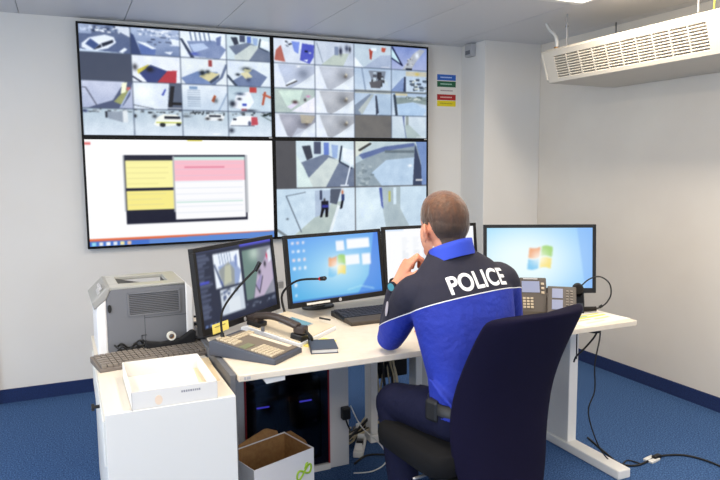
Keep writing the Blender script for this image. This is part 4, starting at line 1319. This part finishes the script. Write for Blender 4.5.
for k in range(3):
    mk('plug', B().bb(-.075 + .06 * k, -.045 + .06 * k, -.018, .018, .03, .055), M_white if k != 1 else M_black, t, bevel=.003)
tag(mk('cable_tray', B().bb(1.345, 1.56, -1.40, -1.33, .30, DZ - .03), mat('tray_black', (14, 14, 18), .7), bevel=.004), 'black cable box hanging under the desk behind the cables', 'cable tray')

t = thing('floor_cable', 'black floor cable with white inline connector by the desk foot', 'cable', (0, 0, 0))
mk('cord', B().tube([(2.35, -1.95, .006), (2.30, -2.12, .006), (2.27, -2.25, .006), (2.33, -2.30, .006), (2.44, -2.285, .008), (2.465, -2.286, .012), (2.55, -2.28, .006), (2.64, -2.33, .006), (2.68, -2.45, .006), (2.66, -2.62, .006), (2.60, -2.9, .006)], .005, 8), M_rubber, t, smooth=True)
cn = mk('connector_frame', B().box((2.445, -2.283, .006), (.07, .05, .012), .2), M_white, t, bevel=.003)
mk('connector_plug', B().box((2.475, -2.285, .014), (.05, .022, .02), .1), M_black, t, bevel=.003)
tag(mk('desk_cable', B().tube([(2.188, -2.177, DZ - .028), (2.185, -2.18, .62), (2.15, -2.19, .50), (2.145, -2.20, .374), (2.11, -2.20, .266), (2.16, -2.235, .09), (2.24, -2.27, .008), (2.33, -2.24, .006), (2.36, -2.30, .006)], .0035, 6), M_rubber, smooth=True), 'thin black cable hanging from the right desk end to the carpet', 'cable')
tag(mk('desk_cable', B().tube([(2.195, -2.17, DZ - .028), (2.17, -2.165, .63), (2.12, -2.15, .57), (2.09, -2.13, .53), (2.085, -2.12, .50)], .0045, 6), M_rubber, smooth=True), 'short black cable bowing from the right desk end towards the leg', 'cable')
tag(mk('desk_cable', B().tube([(2.12, -2.12, DZ - .028), (2.10, -2.12, .64), (2.10, -2.12, .56), (2.11, -2.11, .51)], .003, 6), M_rubber, smooth=True), 'thin dark cable close to the right desk leg', 'cable')

# PERSON_AND_CHAIR
# ------------------------------------------------------------------ swivel chair
CHX, CHY, CHA = 1.190, -2.58, math.radians(5)
t = thing('office_chair', 'dark navy office swivel chair under the seated officer', 'chair', (CHX, CHY, 0), CHA)
M_navyfab = mat('navy_upholstery', (20, 17, 42), .95, spec=.15, bump=(700, .3, .001), noise=(500, (15, 13, 34), 2))
M_blackfab = mat('black_upholstery', (17, 17, 19), .9, spec=.2, bump=(600, .3, .001))
# backrest: curved padded shell, rows of (height, distance behind, half width, wrap)
rows = [(.27, -.20, .120, .03), (.30, -.19, .155, .035), (.38, -.172, .196, .04), (.48, -.158, .216, .045), (.58, -.150, .226, .045), (.68, -.158, .228, .045), (.78, -.192, .224, .045), (.86, -.228, .222, .045), (.93, -.262, .221, .045), (.962, -.278, .216, .045), (.974, -.284, .186, .04)]
NB = 15


def back_pt(r, u, off):
    z, y, hw, wr = r
    yy = y + wr * abs(u) ** 2.2 - off * 1.0
    return Vector((u * hw + .036 + .042 * max(0, (z - .5) / .47), yy, z + (.006 * u ** 3 if z > .9 else 0)))


rings = []
for r in rows:
    f = [back_pt(r, -1 + 2 * k / (NB - 1), 0) for k in range(NB)]
    g = [back_pt(r, 1 - 2 * k / (NB - 1), .045 * (1 - (abs(1 - 2 * k / (NB - 1))) ** 6 * .8)) for k in range(NB)]
    rings.append(f + g)
o = mk('backrest', B().loft(rings), M_navyfab, t, smooth=True)
o.modifiers.new('sub', 'SUBSURF').levels = 1
o.modifiers['sub'].render_levels = 1
# seat
seat = B()
sp = []
for zz, k in ((.395, .93), (.405, .985), (.44, 1.0), (.472, .985), (.484, .93)):
    ring = []
    for a in np.linspace(0, 2 * PI, 40, endpoint=False):
        ca, sa = math.cos(a), math.sin(a)
        ring.append(Vector((.252 * k * abs(ca) ** .3 * (1 if ca > 0 else -1), .215 * k * abs(sa) ** .3 * (1 if sa > 0 else -1) + .082, zz - (.012 * max(0, sa) ** 3))))
    sp.append(ring)
mk('seat', seat.loft(sp), M_blackfab, t, smooth=True)
mk('seat_pan', B().bb(-.19, .19, -.14, .20, .375, .397), M_black, t, bevel=.01)
mk('back_bar', B().tube([(.03, -.02, .375), (.05, -.12, .355), (.055, -.175, .345)], .018, 8, squash=(.6, 1.6)), M_black, t, smooth=True)
mk('lever', B().tube([(-.15, -.02, .395), (-.22, -.03, .385), (-.27, -.03, .382)], .006, 8), M_steel, t, smooth=True)
mk('gas_lift', B().cyl((0, 0, .10), (0, 0, .25), .028, n=20).cyl((0, 0, .25), (0, 0, .39), .018, n=20), M_black, t)
hub = mk('star_base', B().lathe([(0, .07), (.045, .07), (.05, .11), (.03, .13), (0, .13)], n=20), M_black, t)
for k in range(5):
    a = 2 * PI * k / 5 + .3
    ca, sa = math.cos(a), math.sin(a)
    mk('spoke', B().tube([(.03 * ca, .03 * sa, .10), (.17 * ca, .17 * sa, .085), (.29 * ca, .29 * sa, .068)], [.024, .02, .016], 8), M_black, hub, smooth=True)
    mk('caster', B().cyl((.29 * ca - .02 * sa, .29 * sa + .02 * ca, .03), (.29 * ca + .02 * sa, .29 * sa - .02 * ca, .03), .03, n=16).cyl((.29 * ca, .29 * sa, .03), (.29 * ca, .29 * sa, .07), .008, n=8), M_rubber, hub)


# ------------------------------------------------------------------ the officer
def remesh(b, voxel, it=6, fac=.5):
    me = bpy.data.meshes.new('tmp')
    bmesh.ops.recalc_face_normals(b.bm, faces=b.bm.faces[:])
    b.bm.to_mesh(me)
    b.bm.free()
    o = bpy.data.objects.new('tmp', me)
    COL.objects.link(o)
    m = o.modifiers.new('r', 'REMESH')
    m.mode = 'VOXEL'
    m.voxel_size = voxel
    s = o.modifiers.new('s', 'SMOOTH')
    s.factor = fac
    s.iterations = it
    dg = bpy.context.evaluated_depsgraph_get()
    out = bpy.data.meshes.new_from_object(o.evaluated_get(dg), depsgraph=dg)
    bpy.data.objects.remove(o)
    bpy.data.meshes.remove(me)
    return out


def link(name, me, m, parent, smooth=True):
    me.name = name
    idx = [p.material_index for p in me.polygons] if isinstance(m, (list, tuple)) else None
    me.materials.clear()
    for x in (m if isinstance(m, (list, tuple)) else [m]):
        me.materials.append(x)
    if idx:
        me.polygons.foreach_set('material_index', idx)
    if smooth:
        me.shade_smooth()
    o = bpy.data.objects.new(name, me)
    COL.objects.link(o)
    o.parent = parent
    return o


def oval(c, a, b, n=32, rz=0.0, tilt=0.0, roll=0.0, p=2.3):
    """superellipse ring; tilt pitches it forward about x, roll lifts its right side"""
    R = Matrix.Rotation(rz, 3, 'Z') @ Matrix.Rotation(roll, 3, 'Y') @ Matrix.Rotation(tilt, 3, 'X')
    out = []
    for k in range(n):
        th = 2 * PI * k / n
        ca, sa = math.cos(th), math.sin(th)
        v = Vector((a * math.copysign(abs(ca) ** (2 / p), ca), b * math.copysign(abs(sa) ** (2 / p), sa), 0))
        out.append(Vector(c) + R @ v)
    return out


def vv(*a):
    return Vector(a)


# joints (metres, world)
HEAD = vv(1.150, -2.440, 1.214)
SH_L, EL_L, WR_L = vv(1.015, -2.450, .985), vv(1.030, -2.255, .778), vv(1.030, -2.318, 1.008)
SH_R, EL_R, WR_R = vv(1.385, -2.485, 1.005), vv(1.495, -2.395, .790), vv(1.330, -2.155, .765)
HP_L, KN_L, AN_L = vv(1.110, -2.585, .56), vv(1.022, -2.290, .532), vv(1.03, -2.40, .11)
HP_R, KN_R, AN_R = vv(1.280, -2.580, .56), vv(1.345, -2.215, .545), vv(1.37, -2.17, .11)
TORSO = [((1.195, -2.605, .52), .170, .118, 0, 0), ((1.195, -2.603, .60), .170, .118, 0, 0), ((1.190, -2.590, .70), .168, .118, .08, 0), ((1.185, -2.568, .80), .180, .122, .12, -.02),
         ((1.186, -2.540, .90), .196, .126, .16, -.05), ((1.188, -2.515, .975), .203, .122, .2, -.07), ((1.184, -2.494, 1.035), .190, .108, .24, -.09), ((1.176, -2.478, 1.085), .145, .090, .26, -.08),
         ((1.168, -2.468, 1.122), .096, .076, .26, -.06), ((1.160, -2.460, 1.150), .066, .062, .2, -.05)]
officer = thing('person', 'seated person in blue and navy uniform jacket resting chin on hand', 'person', (1.16, -2.60, .48))
OFF = Vector((1.16, -2.60, .48))
M_skin = mat('skin', (222, 158, 128), .55, noise=(14, (212, 140, 112), 4))


def shift(b):
    bmesh.ops.translate(b.bm, vec=-OFF, verts=b.bm.verts[:])
    return b


def shift_me(me):
    me.transform(Matrix.Translation(-OFF))
    return me


# --- body: head, neck, trunk, arms, hands and legs as one surface
HY = math.radians(4)                         # head turned a little to the left
HR = Matrix.Rotation(HY, 4, 'Z') @ Matrix.Rotation(math.radians(-7), 4, 'X')


def hp(x, y, z):                             # head-local to world (y = towards the face)
    return HEAD + (HR @ Vector((x, y, z)))


body = B()
body.ell(hp(0, -.012, .042), (.076, .100, .092), HR, 28)          # cranium
body.ell(hp(0, -.030, .010), (.074, .078, .075), HR, 24)          # back of the head
body.ell(hp(0, .030, -.020), (.066, .066, .088), HR, 24)          # face
body.ell(hp(0, .050, -.075), (.047, .044, .036), HR, 20)          # jaw
body.ell(hp(0, .078, -.098), (.020, .018, .014), HR, 16)          # chin
body.ell(hp(0, .084, .012), (.034, .014, .011), HR, 16)           # brow
body.tube([hp(0, .096, .004), hp(0, .110, -.022), hp(0, .104, -.034)], [.008, .013, .012], 10)   # nose
body.ell(hp(0, .092, -.058), (.024, .010, .006), HR, 14).ell(hp(0, .090, -.070), (.021, .010, .006), HR, 14)   # lips
for s in (-1, 1):
    er = HR @ Matrix.Rotation(s * .35, 4, 'Z')
    body.ell(hp(s * .082, -.008, -.008), (.008, .020, .033), er, 16)
    body.ell(hp(s * .090, -.018, .004), (.007, .012, .024), er, 14)
    body.ell(hp(s * .080, .000, -.034), (.006, .010, .011), er, 12)
body.tube([hp(0, -.038, -.04), hp(0, -.040, -.085), vv(1.158, -2.475, 1.11), vv(1.165, -2.50, 1.02)], [.058, .056, .062, .09], 24)
body.tube([hp(0, .0, -.06), vv(1.155, -2.450, 1.11)], [.048, .052], 20)
body.loft([oval(c, a * .86, b * .84, tilt=-tl, roll=rl) for c, a, b, tl, rl in TORSO[:-1]])
body.tube([SH_L + vv(.05, -.02, .01), SH_L, SH_L.lerp(EL_L, .5), EL_L, EL_L.lerp(WR_L, .35), WR_L], [.055, .052, .045, .038, .038, .0275], 16)
body.tube([SH_R + vv(-.05, -.01, .01), SH_R, SH_R.lerp(EL_R, .5), EL_R, EL_R.lerp(WR_R, .35), WR_R], [.055, .052, .045, .038, .038, .0275], 16)
for hp_, kn, an in ((HP_L, KN_L, AN_L), (HP_R, KN_R, AN_R)):
    body.tube([hp_, hp_.lerp(kn, .5), kn, kn.lerp(an, .3), an], [.08, .07, .055, .053, .036], 16)


def hand(b, W, d, n, thumb_side, curl, seg=(.043, .027, .021), spread=.0195, palm=.088):
    """W wrist, d hand direction, n palm normal, thumb_side unit vector across the palm"""
    d = d.normalized()
    n = (n - d * n.dot(d)).normalized()
    w = thumb_side - d * thumb_side.dot(d) - n * thumb_side.dot(n)
    w.normalize()
    rg = []
    for s, hw, ht in ((-.015, .026, .021), (.0, .027, .020), (.03, .034, .0185), (.06, .040, .0165), (.082, .041, .0145), (palm + .004, .036, .010)):
        rg.append([W + d * s + w * hw * math.cos(a) + n * ht * math.sin(a) for a in np.linspace(0, 2 * PI, 20, endpoint=False)])
    b.loft(rg)
    K = []
    for i, (o, ln, r, db) in enumerate(((1.5, .95, .0092, -.004), (.5, 1.06, .0095, .002), (-.5, 1.0, .0092, -.001), (-1.5, .80, .0080, -.009))):
        p = W + d * (palm - .010 + db) + w * o * spread
        pts, a = [p - d * .02], 0
        pts.append(p)
        for s_, c_ in zip(seg, curl[i]):
            a += c_
            p = p + (d * math.cos(a) + n * math.sin(a)) * s_ * ln
            pts.append(p)
        b.tube(pts, [r * 1.12, r * 1.12, r * 1.03, r * .95, r * .78], 12, smooth=False)
        b.ell(pts[-1], (r * .8,) * 3, None, 10)
        b.ell(pts[2], (r * 1.08,) * 3, None, 10)
        b.ell(pts[3], (r * 1.0,) * 3, None, 10)
        K.append(pts)
    t0 = W + d * .022 + w * .024 + n * .004
    t1 = t0 + (w * .55 + d * .72 + n * .45).normalized() * .042
    t2 = t1 + (w * .12 + d * .85 + n * .5).normalized() * .033
    t3 = t2 + (-w * .15 + d * .85 + n * .45).normalized() * .026
    b.tube([t0, t1, t2, t3], [.015, .0125, .0108, .0085], 12, smooth=False)
    b.ell(t3, (.0085,) * 3, None, 10).ell(t1, (.0128,) * 3, None, 10).ell(t2, (.0108,) * 3, None, 10)
    return d, n, w


KN_HAND = vv(1.072, -2.330, 1.090)
R_ = math.radians
hand(body, WR_L, KN_HAND - WR_L, vv(.9, -.05, -.35), vv(.1, -1, .1), [(R_(14), R_(75), R_(50)), (R_(20), R_(80), R_(50)), (R_(28), R_(82), R_(50)), (R_(36), R_(82), R_(50))])
hand(body, WR_R, vv(-.25, .95, -.06), vv(0, -.1, -1), vv(-1, -.2, 0), [(R_(14), R_(26), R_(18))] * 4)
bme = remesh(body, .0042, 4)
body_o = link('body', shift_me(bme), M_skin, officer)

# --- eyes
for s in (-1, 1):
    e = B().ell(hp(s * .029, .066, .0) - OFF, (.0125,) * 3, None, 16)
    eo = mk('eye', e, mat('eye_white', (236, 234, 230), .25), officer, smooth=True)
    mk('iris', B().ell(hp(s * .029, .0745, .0) - OFF, (.0058, .0048, .0058), HR, 12), mat('iris_brown', (70, 48, 34), .2), eo, smooth=True)
    mk('eyebrow', B().tube([hp(s * .015, .090, .021) - OFF, hp(s * .028, .085, .024) - OFF, hp(s * .040, .074, .021) - OFF], [.002, .003, .0015], 8), mat('brow_brown', (84, 60, 40), .9), officer, smooth=True)

# --- hair: a close crop grown from the scalp
hb = bmesh.new()
hb.from_mesh(bme)
inv = HR.inverted()
HL = inv @ (HEAD - OFF).to_4d().to_3d() if False else None


def loc_head(co):
    return inv @ (co + OFF - HEAD)


def hairline(p):
    """signed distance-like value, > 0 where hair grows (p in head axes)"""
    x, y, z = p
    nape = -.062
    if y > -.02:
        # in front of the ear the line climbs to the forehead
        lim = -.012 + (y + .02) * 1.05
        if y > .055:
            lim = .066 + (y - .055) * .3
        # ear clearance
        if abs(x) > .060 and -.02 < y < .018:
            lim = max(lim, .022)
    else:
        k = min(1, (-.02 - y) / .055)
        k = k * k * (3 - 2 * k)
        lim = .020 + (nape - .020) * k + .25 * max(0, abs(x) - .03)
    return z - lim


kill = [f for f in hb.faces if hairline(loc_head(f.calc_center_median())) < 0 or loc_head(f.calc_center_median()).z < -.08]
bmesh.ops.delete(hb, geom=kill, context='FACES')
hb.normal_update()
for v in hb.verts:
    p = loc_head(v.co)
    g = max(0.0, min(1.0, hairline(p) / .07))
    ear = 1.0 if abs(p.x) < .081 else .2
    v.co += v.normal * (.0012 + (.0075 * g ** 1.3 + .0012 * random.random() * g) * ear)
hm = bpy.data.meshes.new('hair')
hb.to_mesh(hm)
hb.free()
M_hair = bpy.data.materials.new('cropped_hair')
M_hair.use_nodes = True
nt = M_hair.node_tree
bs = nt.nodes['Principled BSDF']
bs.inputs['Roughness'].default_value = .6
bs.inputs['Sheen Weight'].default_value = .3
tc = nt.nodes.new('ShaderNodeTexCoord')
sep = nt.nodes.new('ShaderNodeSeparateXYZ')
mr = nt.nodes.new('ShaderNodeMapRange')
mr.inputs['From Min'].default_value = HEAD.z - .075 - OFF.z
mr.inputs['From Max'].default_value = HEAD.z + .12 - OFF.z
rp = nt.nodes.new('ShaderNodeValToRGB')
rp.color_ramp.elements[0].color = rgb(96, 72, 58)
rp.color_ramp.elements[1].color = rgb(98, 56, 22)
e_ = rp.color_ramp.elements.new(.35); e_.color = rgb(50, 34, 24)
e_ = rp.color_ramp.elements.new(.7); e_.color = rgb(76, 43, 18)
nz = nt.nodes.new('ShaderNodeTexNoise')
nz.inputs['Scale'].default_value = 70
nz.inputs['Detail'].default_value = 5
mpg = nt.nodes.new('ShaderNodeMapping')
mpg.inputs['Scale'].default_value = (1, 1, .35)
mx = nt.nodes.new('ShaderNodeMix'); mx.data_type = 'RGBA'; mx.blend_type = 'MULTIPLY'
mx.inputs[0].default_value = .75
r2 = nt.nodes.new('ShaderNodeValToRGB')
r2.color_ramp.elements[0].position = .3; r2.color_ramp.elements[0].color = (.35, .33, .3, 1)
r2.color_ramp.elements[1].position = .7; r2.color_ramp.elements[1].color = (1.15, 1.1, 1, 1)
bp = nt.nodes.new('ShaderNodeBump'); bp.inputs['Strength'].default_value = .8; bp.inputs['Distance'].default_value = .004
nt.links.new(tc.outputs['Object'], sep.inputs[0]); nt.links.new(sep.outputs['Z'], mr.inputs['Value']); nt.links.new(mr.outputs[0], rp.inputs['Fac'])
nt.links.new(tc.outputs['Object'], mpg.inputs['Vector']); nt.links.new(mpg.outputs[0], nz.inputs['Vector']); nt.links.new(nz.outputs['Fac'], r2.inputs['Fac']); nt.links.new(nz.outputs['Fac'], bp.inputs['Height'])
nt.links.new(rp.outputs['Color'], mx.inputs[6]); nt.links.new(r2.outputs['Color'], mx.inputs[7]); nt.links.new(mx.outputs[2], bs.inputs['Base Color']); nt.links.new(bp.outputs['Normal'], bs.inputs['Normal'])
link('hair', hm, M_hair, officer)

# --- jacket
M_blue = mat('royal_blue_cloth', (28, 51, 164), .8, bump=(38, .45, .014), noise=(9, (25, 44, 150)))
M_navy = mat('navy_cloth', (30, 30, 48), .85, bump=(30, .25, .01))
jk = B()
jk.loft([oval(c, a, b, tilt=-tl, roll=rl) for c, a, b, tl, rl in ([((1.195, -2.607, .575), .176, .126, 0, 0)] + TORSO[1:])])
jk.tube([SH_L + vv(.08, -.035, .0), SH_L + vv(.01, -.01, .0), SH_L.lerp(EL_L, .35), SH_L.lerp(EL_L, .75), EL_L], [.085, .073, .066, .060, .052], 20)
jk.tube([EL_L + vv(0, .002, -.0), EL_L.lerp(WR_L, .3), EL_L.lerp(WR_L, .62), EL_L.lerp(WR_L, .86)], [.052, .052, .046, .040], 20)
jk.ell(EL_L + vv(0, .004, -.004), (.054, .054, .050), None, 18)
jk.tube([SH_R + vv(-.08, -.03, .0), SH_R + vv(-.01, -.005, .0), SH_R.lerp(EL_R, .4), EL_R], [.085, .075, .067, .056], 20)
jk.ell(EL_R + vv(.012, -.002, -.006), (.062, .062, .060), None, 18)
jk.tube([EL_R, EL_R.lerp(WR_R, .4), EL_R.lerp(WR_R, .92)], [.060, .056, .045], 20)
# cloth folds
for (p, q, r) in ((vv(1.00, -2.60, .72), vv(1.05, -2.70, .62), .012), (vv(1.02, -2.58, .80), vv(1.10, -2.69, .68), .011), (vv(1.30, -2.64, .78), vv(1.2, -2.70, .66), .011), (vv(1.03, -2.56, .88), vv(1.08, -2.66, .80), .010)):
    jk.tube([p, p.lerp(q, .5), q], [.004, r, .004], 8)
jme = remesh(jk, .0065, 6)
# clean shoulder-yoke seam: cut the surface along an inclined plane
YP0, YPN = vv(1.18, -2.60, 0.9905), vv(-0.0981, 0.4106, 1.0).normalized()
jb = bmesh.new()
jb.from_mesh(jme)
res = bmesh.ops.bisect_plane(jb, geom=jb.verts[:] + jb.edges[:] + jb.faces[:], plane_co=YP0, plane_no=YPN, dist=1e-5)
cut = [e for e in res['geom_cut'] if isinstance(e, bmesh.types.BMEdge)]
seam_edges = [(e.verts[0].co.copy(), e.verts[1].co.copy(), ((e.verts[0].normal + e.verts[1].normal) * .5).copy()) for e in cut]
for f in jb.faces:
    f.material_index = 1 if (f.calc_center_median() - YP0).dot(YPN) > 0 else 0
jb.normal_update()
BVH = BVHTree.FromBMesh(jb)
jb.to_mesh(jme)
jb.free()
jacket = link('jacket', shift_me(jme), [M_blue, M_navy], officer)
# white piping on the seam
adj = {}
def kk(v): return (round(v.x, 5), round(v.y, 5), round(v.z, 5))
for a, b_, n_ in seam_edges:
    adj.setdefault(kk(a), []).append(kk(b_)); adj.setdefault(kk(b_), []).append(kk(a))
pb2 = B()
seen = set()
for st in sorted(adj):
    if st in seen:
        continue
    path = [st]; seen.add(st)
    while True:
        nx = [q for q in adj[path[-1]] if q not in seen]
        if not nx:
            break
        path.append(nx[0]); seen.add(nx[0])
    if len(path) > 20:
        pts = [Vector(p) for p in path[::2]] + [Vector(path[0])]
        pb2.tube(pts, .0021, 5, smooth=False)
mk('piping', shift(pb2), mat('white_piping', (232, 232, 236), .6), jacket, smooth=True)
# stand-up collar
cr = []
M_collar = mat('collar_blue', (44, 72, 196), .75)
for z, a, b_ in ((-.03, .094, .096), (.012, .084, .090), (.032, .080, .087), (.034, .073, .080), (.014, .076, .083), (-.03, .084, .086)):
    cr.append(oval(vv(1.164, -2.476, 1.130) + vv(-.004, .012, .98) * z, a, b_, 36, tilt=-.34, roll=-.14, p=2.0))
cb_ = B().loft(cr, cap=False)
mk('collar', shift(cb_), M_collar, jacket, smooth=True)
tco = []
for z, a, b_ in ((.0, .063, .060), (.034, .0625, .0595), (.034, .060, .057), (0, .060, .057)):
    tco.append(oval(vv(1.162, -2.464, 1.132) + vv(-.004, .012, .98) * z, a, b_, 36, roll=-.12, tilt=-.38, p=2.0))
mk('shirt_collar', shift(B().loft(tco, cap=False)), M_paper, jacket, smooth=True)

# lettering laid on the cloth of the back
fc = bpy.data.curves.new('lettering', 'FONT')
fc.body = 'POLICE'
fc.size = 1.0
fc.extrude = 0
fc.resolution_u = 6
fo = bpy.data.objects.new('lettering', fc)
COL.objects.link(fo)
dg = bpy.context.evaluated_depsgraph_get()
tm = bpy.data.meshes.new_from_object(fo.evaluated_get(dg), depsgraph=dg)
bpy.data.objects.remove(fo)
tb = bmesh.new()
tb.from_mesh(tm)
bpy.data.meshes.remove(tm)
xs_ = [v.co.x for v in tb.verts]; ys_ = [v.co.y for v in tb.verts]
TX0, TX1, TY0, TY1 = min(xs_), max(xs_), min(ys_), max(ys_)
# cut finely so that the letters bend with the cloth, and fatten the strokes
for k in range(1, 40):
    bmesh.ops.bisect_plane(tb, geom=tb.verts[:] + tb.edges[:] + tb.faces[:], plane_co=(TX0 + (TX1 - TX0) * k / 40, 0, 0), plane_no=(1, 0, 0), dist=1e-6)
for k in range(1, 10):
    bmesh.ops.bisect_plane(tb, geom=tb.verts[:] + tb.edges[:] + tb.faces[:], plane_co=(0, TY0 + (TY1 - TY0) * k / 10, 0), plane_no=(0, 1, 0), dist=1e-6)
bnd = {}
for e in tb.edges:
    if len(e.link_faces) == 1:
        f = e.link_faces[0]
        c = f.calc_center_median()
        tdir = (e.verts[1].co - e.verts[0].co).normalized()
        nn = Vector((tdir.y, -tdir.x, 0))
        if nn.dot(c - e.verts[0].co) > 0:
            nn = -nn
        for v in e.verts:
            bnd.setdefault(v, []).append(nn)
for v, ns in bnd.items():
    s = sum(ns, Vector()).normalized()
    v.co += s * .028
LT_W, LT_H = .240, .064
LT_C = vv(1.202, -2.60, 1.046)
LT_R = vv(1.0, .05, .075).normalized()
LT_U = vv(-.10, .52, .83).normalized()
LT_N = LT_R.cross(LT_U).normalized()       # points out of the back
for v in tb.verts:
    u = (v.co.x - (TX0 + TX1) / 2) / (TX1 - TX0) * LT_W
    w = (v.co.y - (TY0 + TY1) / 2) / (TY1 - TY0) * LT_H
    o_ = LT_C + LT_R * u + LT_U * w + LT_N * .15
    h = BVH.ray_cast(o_, -LT_N)
    v.co = (h[0] + LT_N * .0022) if h[0] is not None else o_ - LT_N * .15
lm = mk('lettering', shift_bm(tb) if False else tb, mat('white_lettering', (236, 236, 240), .6), jacket)
lm.data.transform(Matrix.Translation(-OFF))
# shoulder patch
pp = B()
pc = BVH.find_nearest(vv(.90, -2.36, .925))
if pc[0] is not None:
    n_ = pc[1]; u_ = n_.cross(vv(0, 0, 1)).normalized(); w_ = u_.cross(n_)
    pp.poly([pc[0] + n_ * .003 + u_ * .020 * math.cos(a) + w_ * .028 * math.sin(a) - OFF for a in np.linspace(0, 2 * PI, 16, endpoint=False)], [tuple(range(16))])
    o = mk('sleeve_patch', pp, mat('patch_grey', (176, 170, 180), .7), jacket)
    o.modifiers.new('thick', 'SOLIDIFY').thickness = .002

# --- trousers, belt, shoes
M_trs = mat('dark_navy_trousers', (19, 21, 46), .85, spec=.2, bump=(34, .4, .012))
tr = B()
tr.loft([oval((1.195, -2.597, z), a, b) for z, a, b in ((.489, .14, .10), (.52, .175, .122), (.57, .178, .128), (.625, .172, .122))])
for hp_, kn, an in ((HP_L, KN_L, AN_L), (HP_R, KN_R, AN_R)):
    tr.tube([hp_ + vv(0, -.03, 0), hp_.lerp(kn, .3), hp_.lerp(kn, .7), kn, kn.lerp(an, .10), kn.lerp(an, .35), kn.lerp(an, .9)], [.088, .088, .076, .068, .068, .064, .06], 20)
    for k in range(3):
        c = hp_.lerp(kn, .25 + .2 * k)
        tr.tube([c + vv(-.08, -.0, .03), c + vv(0, .03, .087 - .01 * k), c + vv(.08, .02, .03)], [.003, .008, .003], 8)
trs = link('trousers', shift_me(remesh(tr, .0075, 6)), M_trs, officer)
bl = B().loft([oval((1.195, -2.602, z), a, b, 40) for z, a, b in ((.592, .180, .131), (.632, .178, .129), (.632, .170, .121), (.592, .172, .123))], cap=False)
belt = mk('belt', shift(bl), mat('belt_black', (18, 18, 20), .5), officer, smooth=True)
mk('belt_pouch', shift(B().box((1.025, -2.60, .60), (.04, .06, .08), .3)), mat('pouch_black', (16, 16, 19), .55), belt, bevel=.012)
for kn, an, dv_ in ((KN_L, AN_L, vv(-.12, 1, 0)), (KN_R, AN_R, vv(.1, 1, 0))):
    d = dv_.normalized(); s = vv(d.y, -d.x, 0)
    b = B()
    pts = []
    for f, hw, h in ((-.075, .028, .075), (-.05, .036, .095), (0, .038, .11), (.06, .04, .075), (.12, .044, .055), (.165, .038, .042), (.19, .018, .03)):
        c = an + d * f
        pts.append([vv(c.x, c.y, 0) + s * hw * math.copysign(abs(math.cos(a)) ** .7, math.cos(a)) + vv(0, 0, .002 + h * (.5 + .5 * math.copysign(abs(math.sin(a)) ** .7, math.sin(a)))) for a in np.linspace(0, 2 * PI, 16, endpoint=False)])
    mk('shoe', shift(b.loft(pts)), mat('shoe_black', (17, 17, 19), .4), officer, smooth=True)

# --- watch on the left wrist
wd = (KN_HAND - WR_L).normalized()
wa = (WR_L - EL_L).normalized()
wc = EL_L.lerp(WR_L, .965)
u_ = wa.cross(vv(0, 1, 0)).normalized(); w_ = wa.cross(u_)
rg = []
for off, r in ((-.011, .036), (.011, .034), (.011, .0315), (-.011, .0335)):
    rg.append([wc + wa * off + (u_ * math.cos(a) + w_ * math.sin(a)) * r for a in np.linspace(0, 2 * PI, 24, endpoint=False)])
rg.append(rg[0])
watch = mk('watch', shift(B().loft(rg, cap=False)), mat('watch_strap', (24, 26, 32), .6), officer, smooth=True)
dn = (vv(-.85, -.5, .1) - wa * vv(-.85, -.5, .1).dot(wa)).normalized()
mk('watch_case', shift(B().cyl(wc + dn * .033, wc + dn * .045, .019, n=20)), mat('watch_case', (50, 56, 70), .3, .6), watch)
mk('watch_face', shift(B().cyl(wc + dn * .045, wc + dn * .0458, .015, n=20)), mat('watch_face', (70, 150, 170), .2), watch)
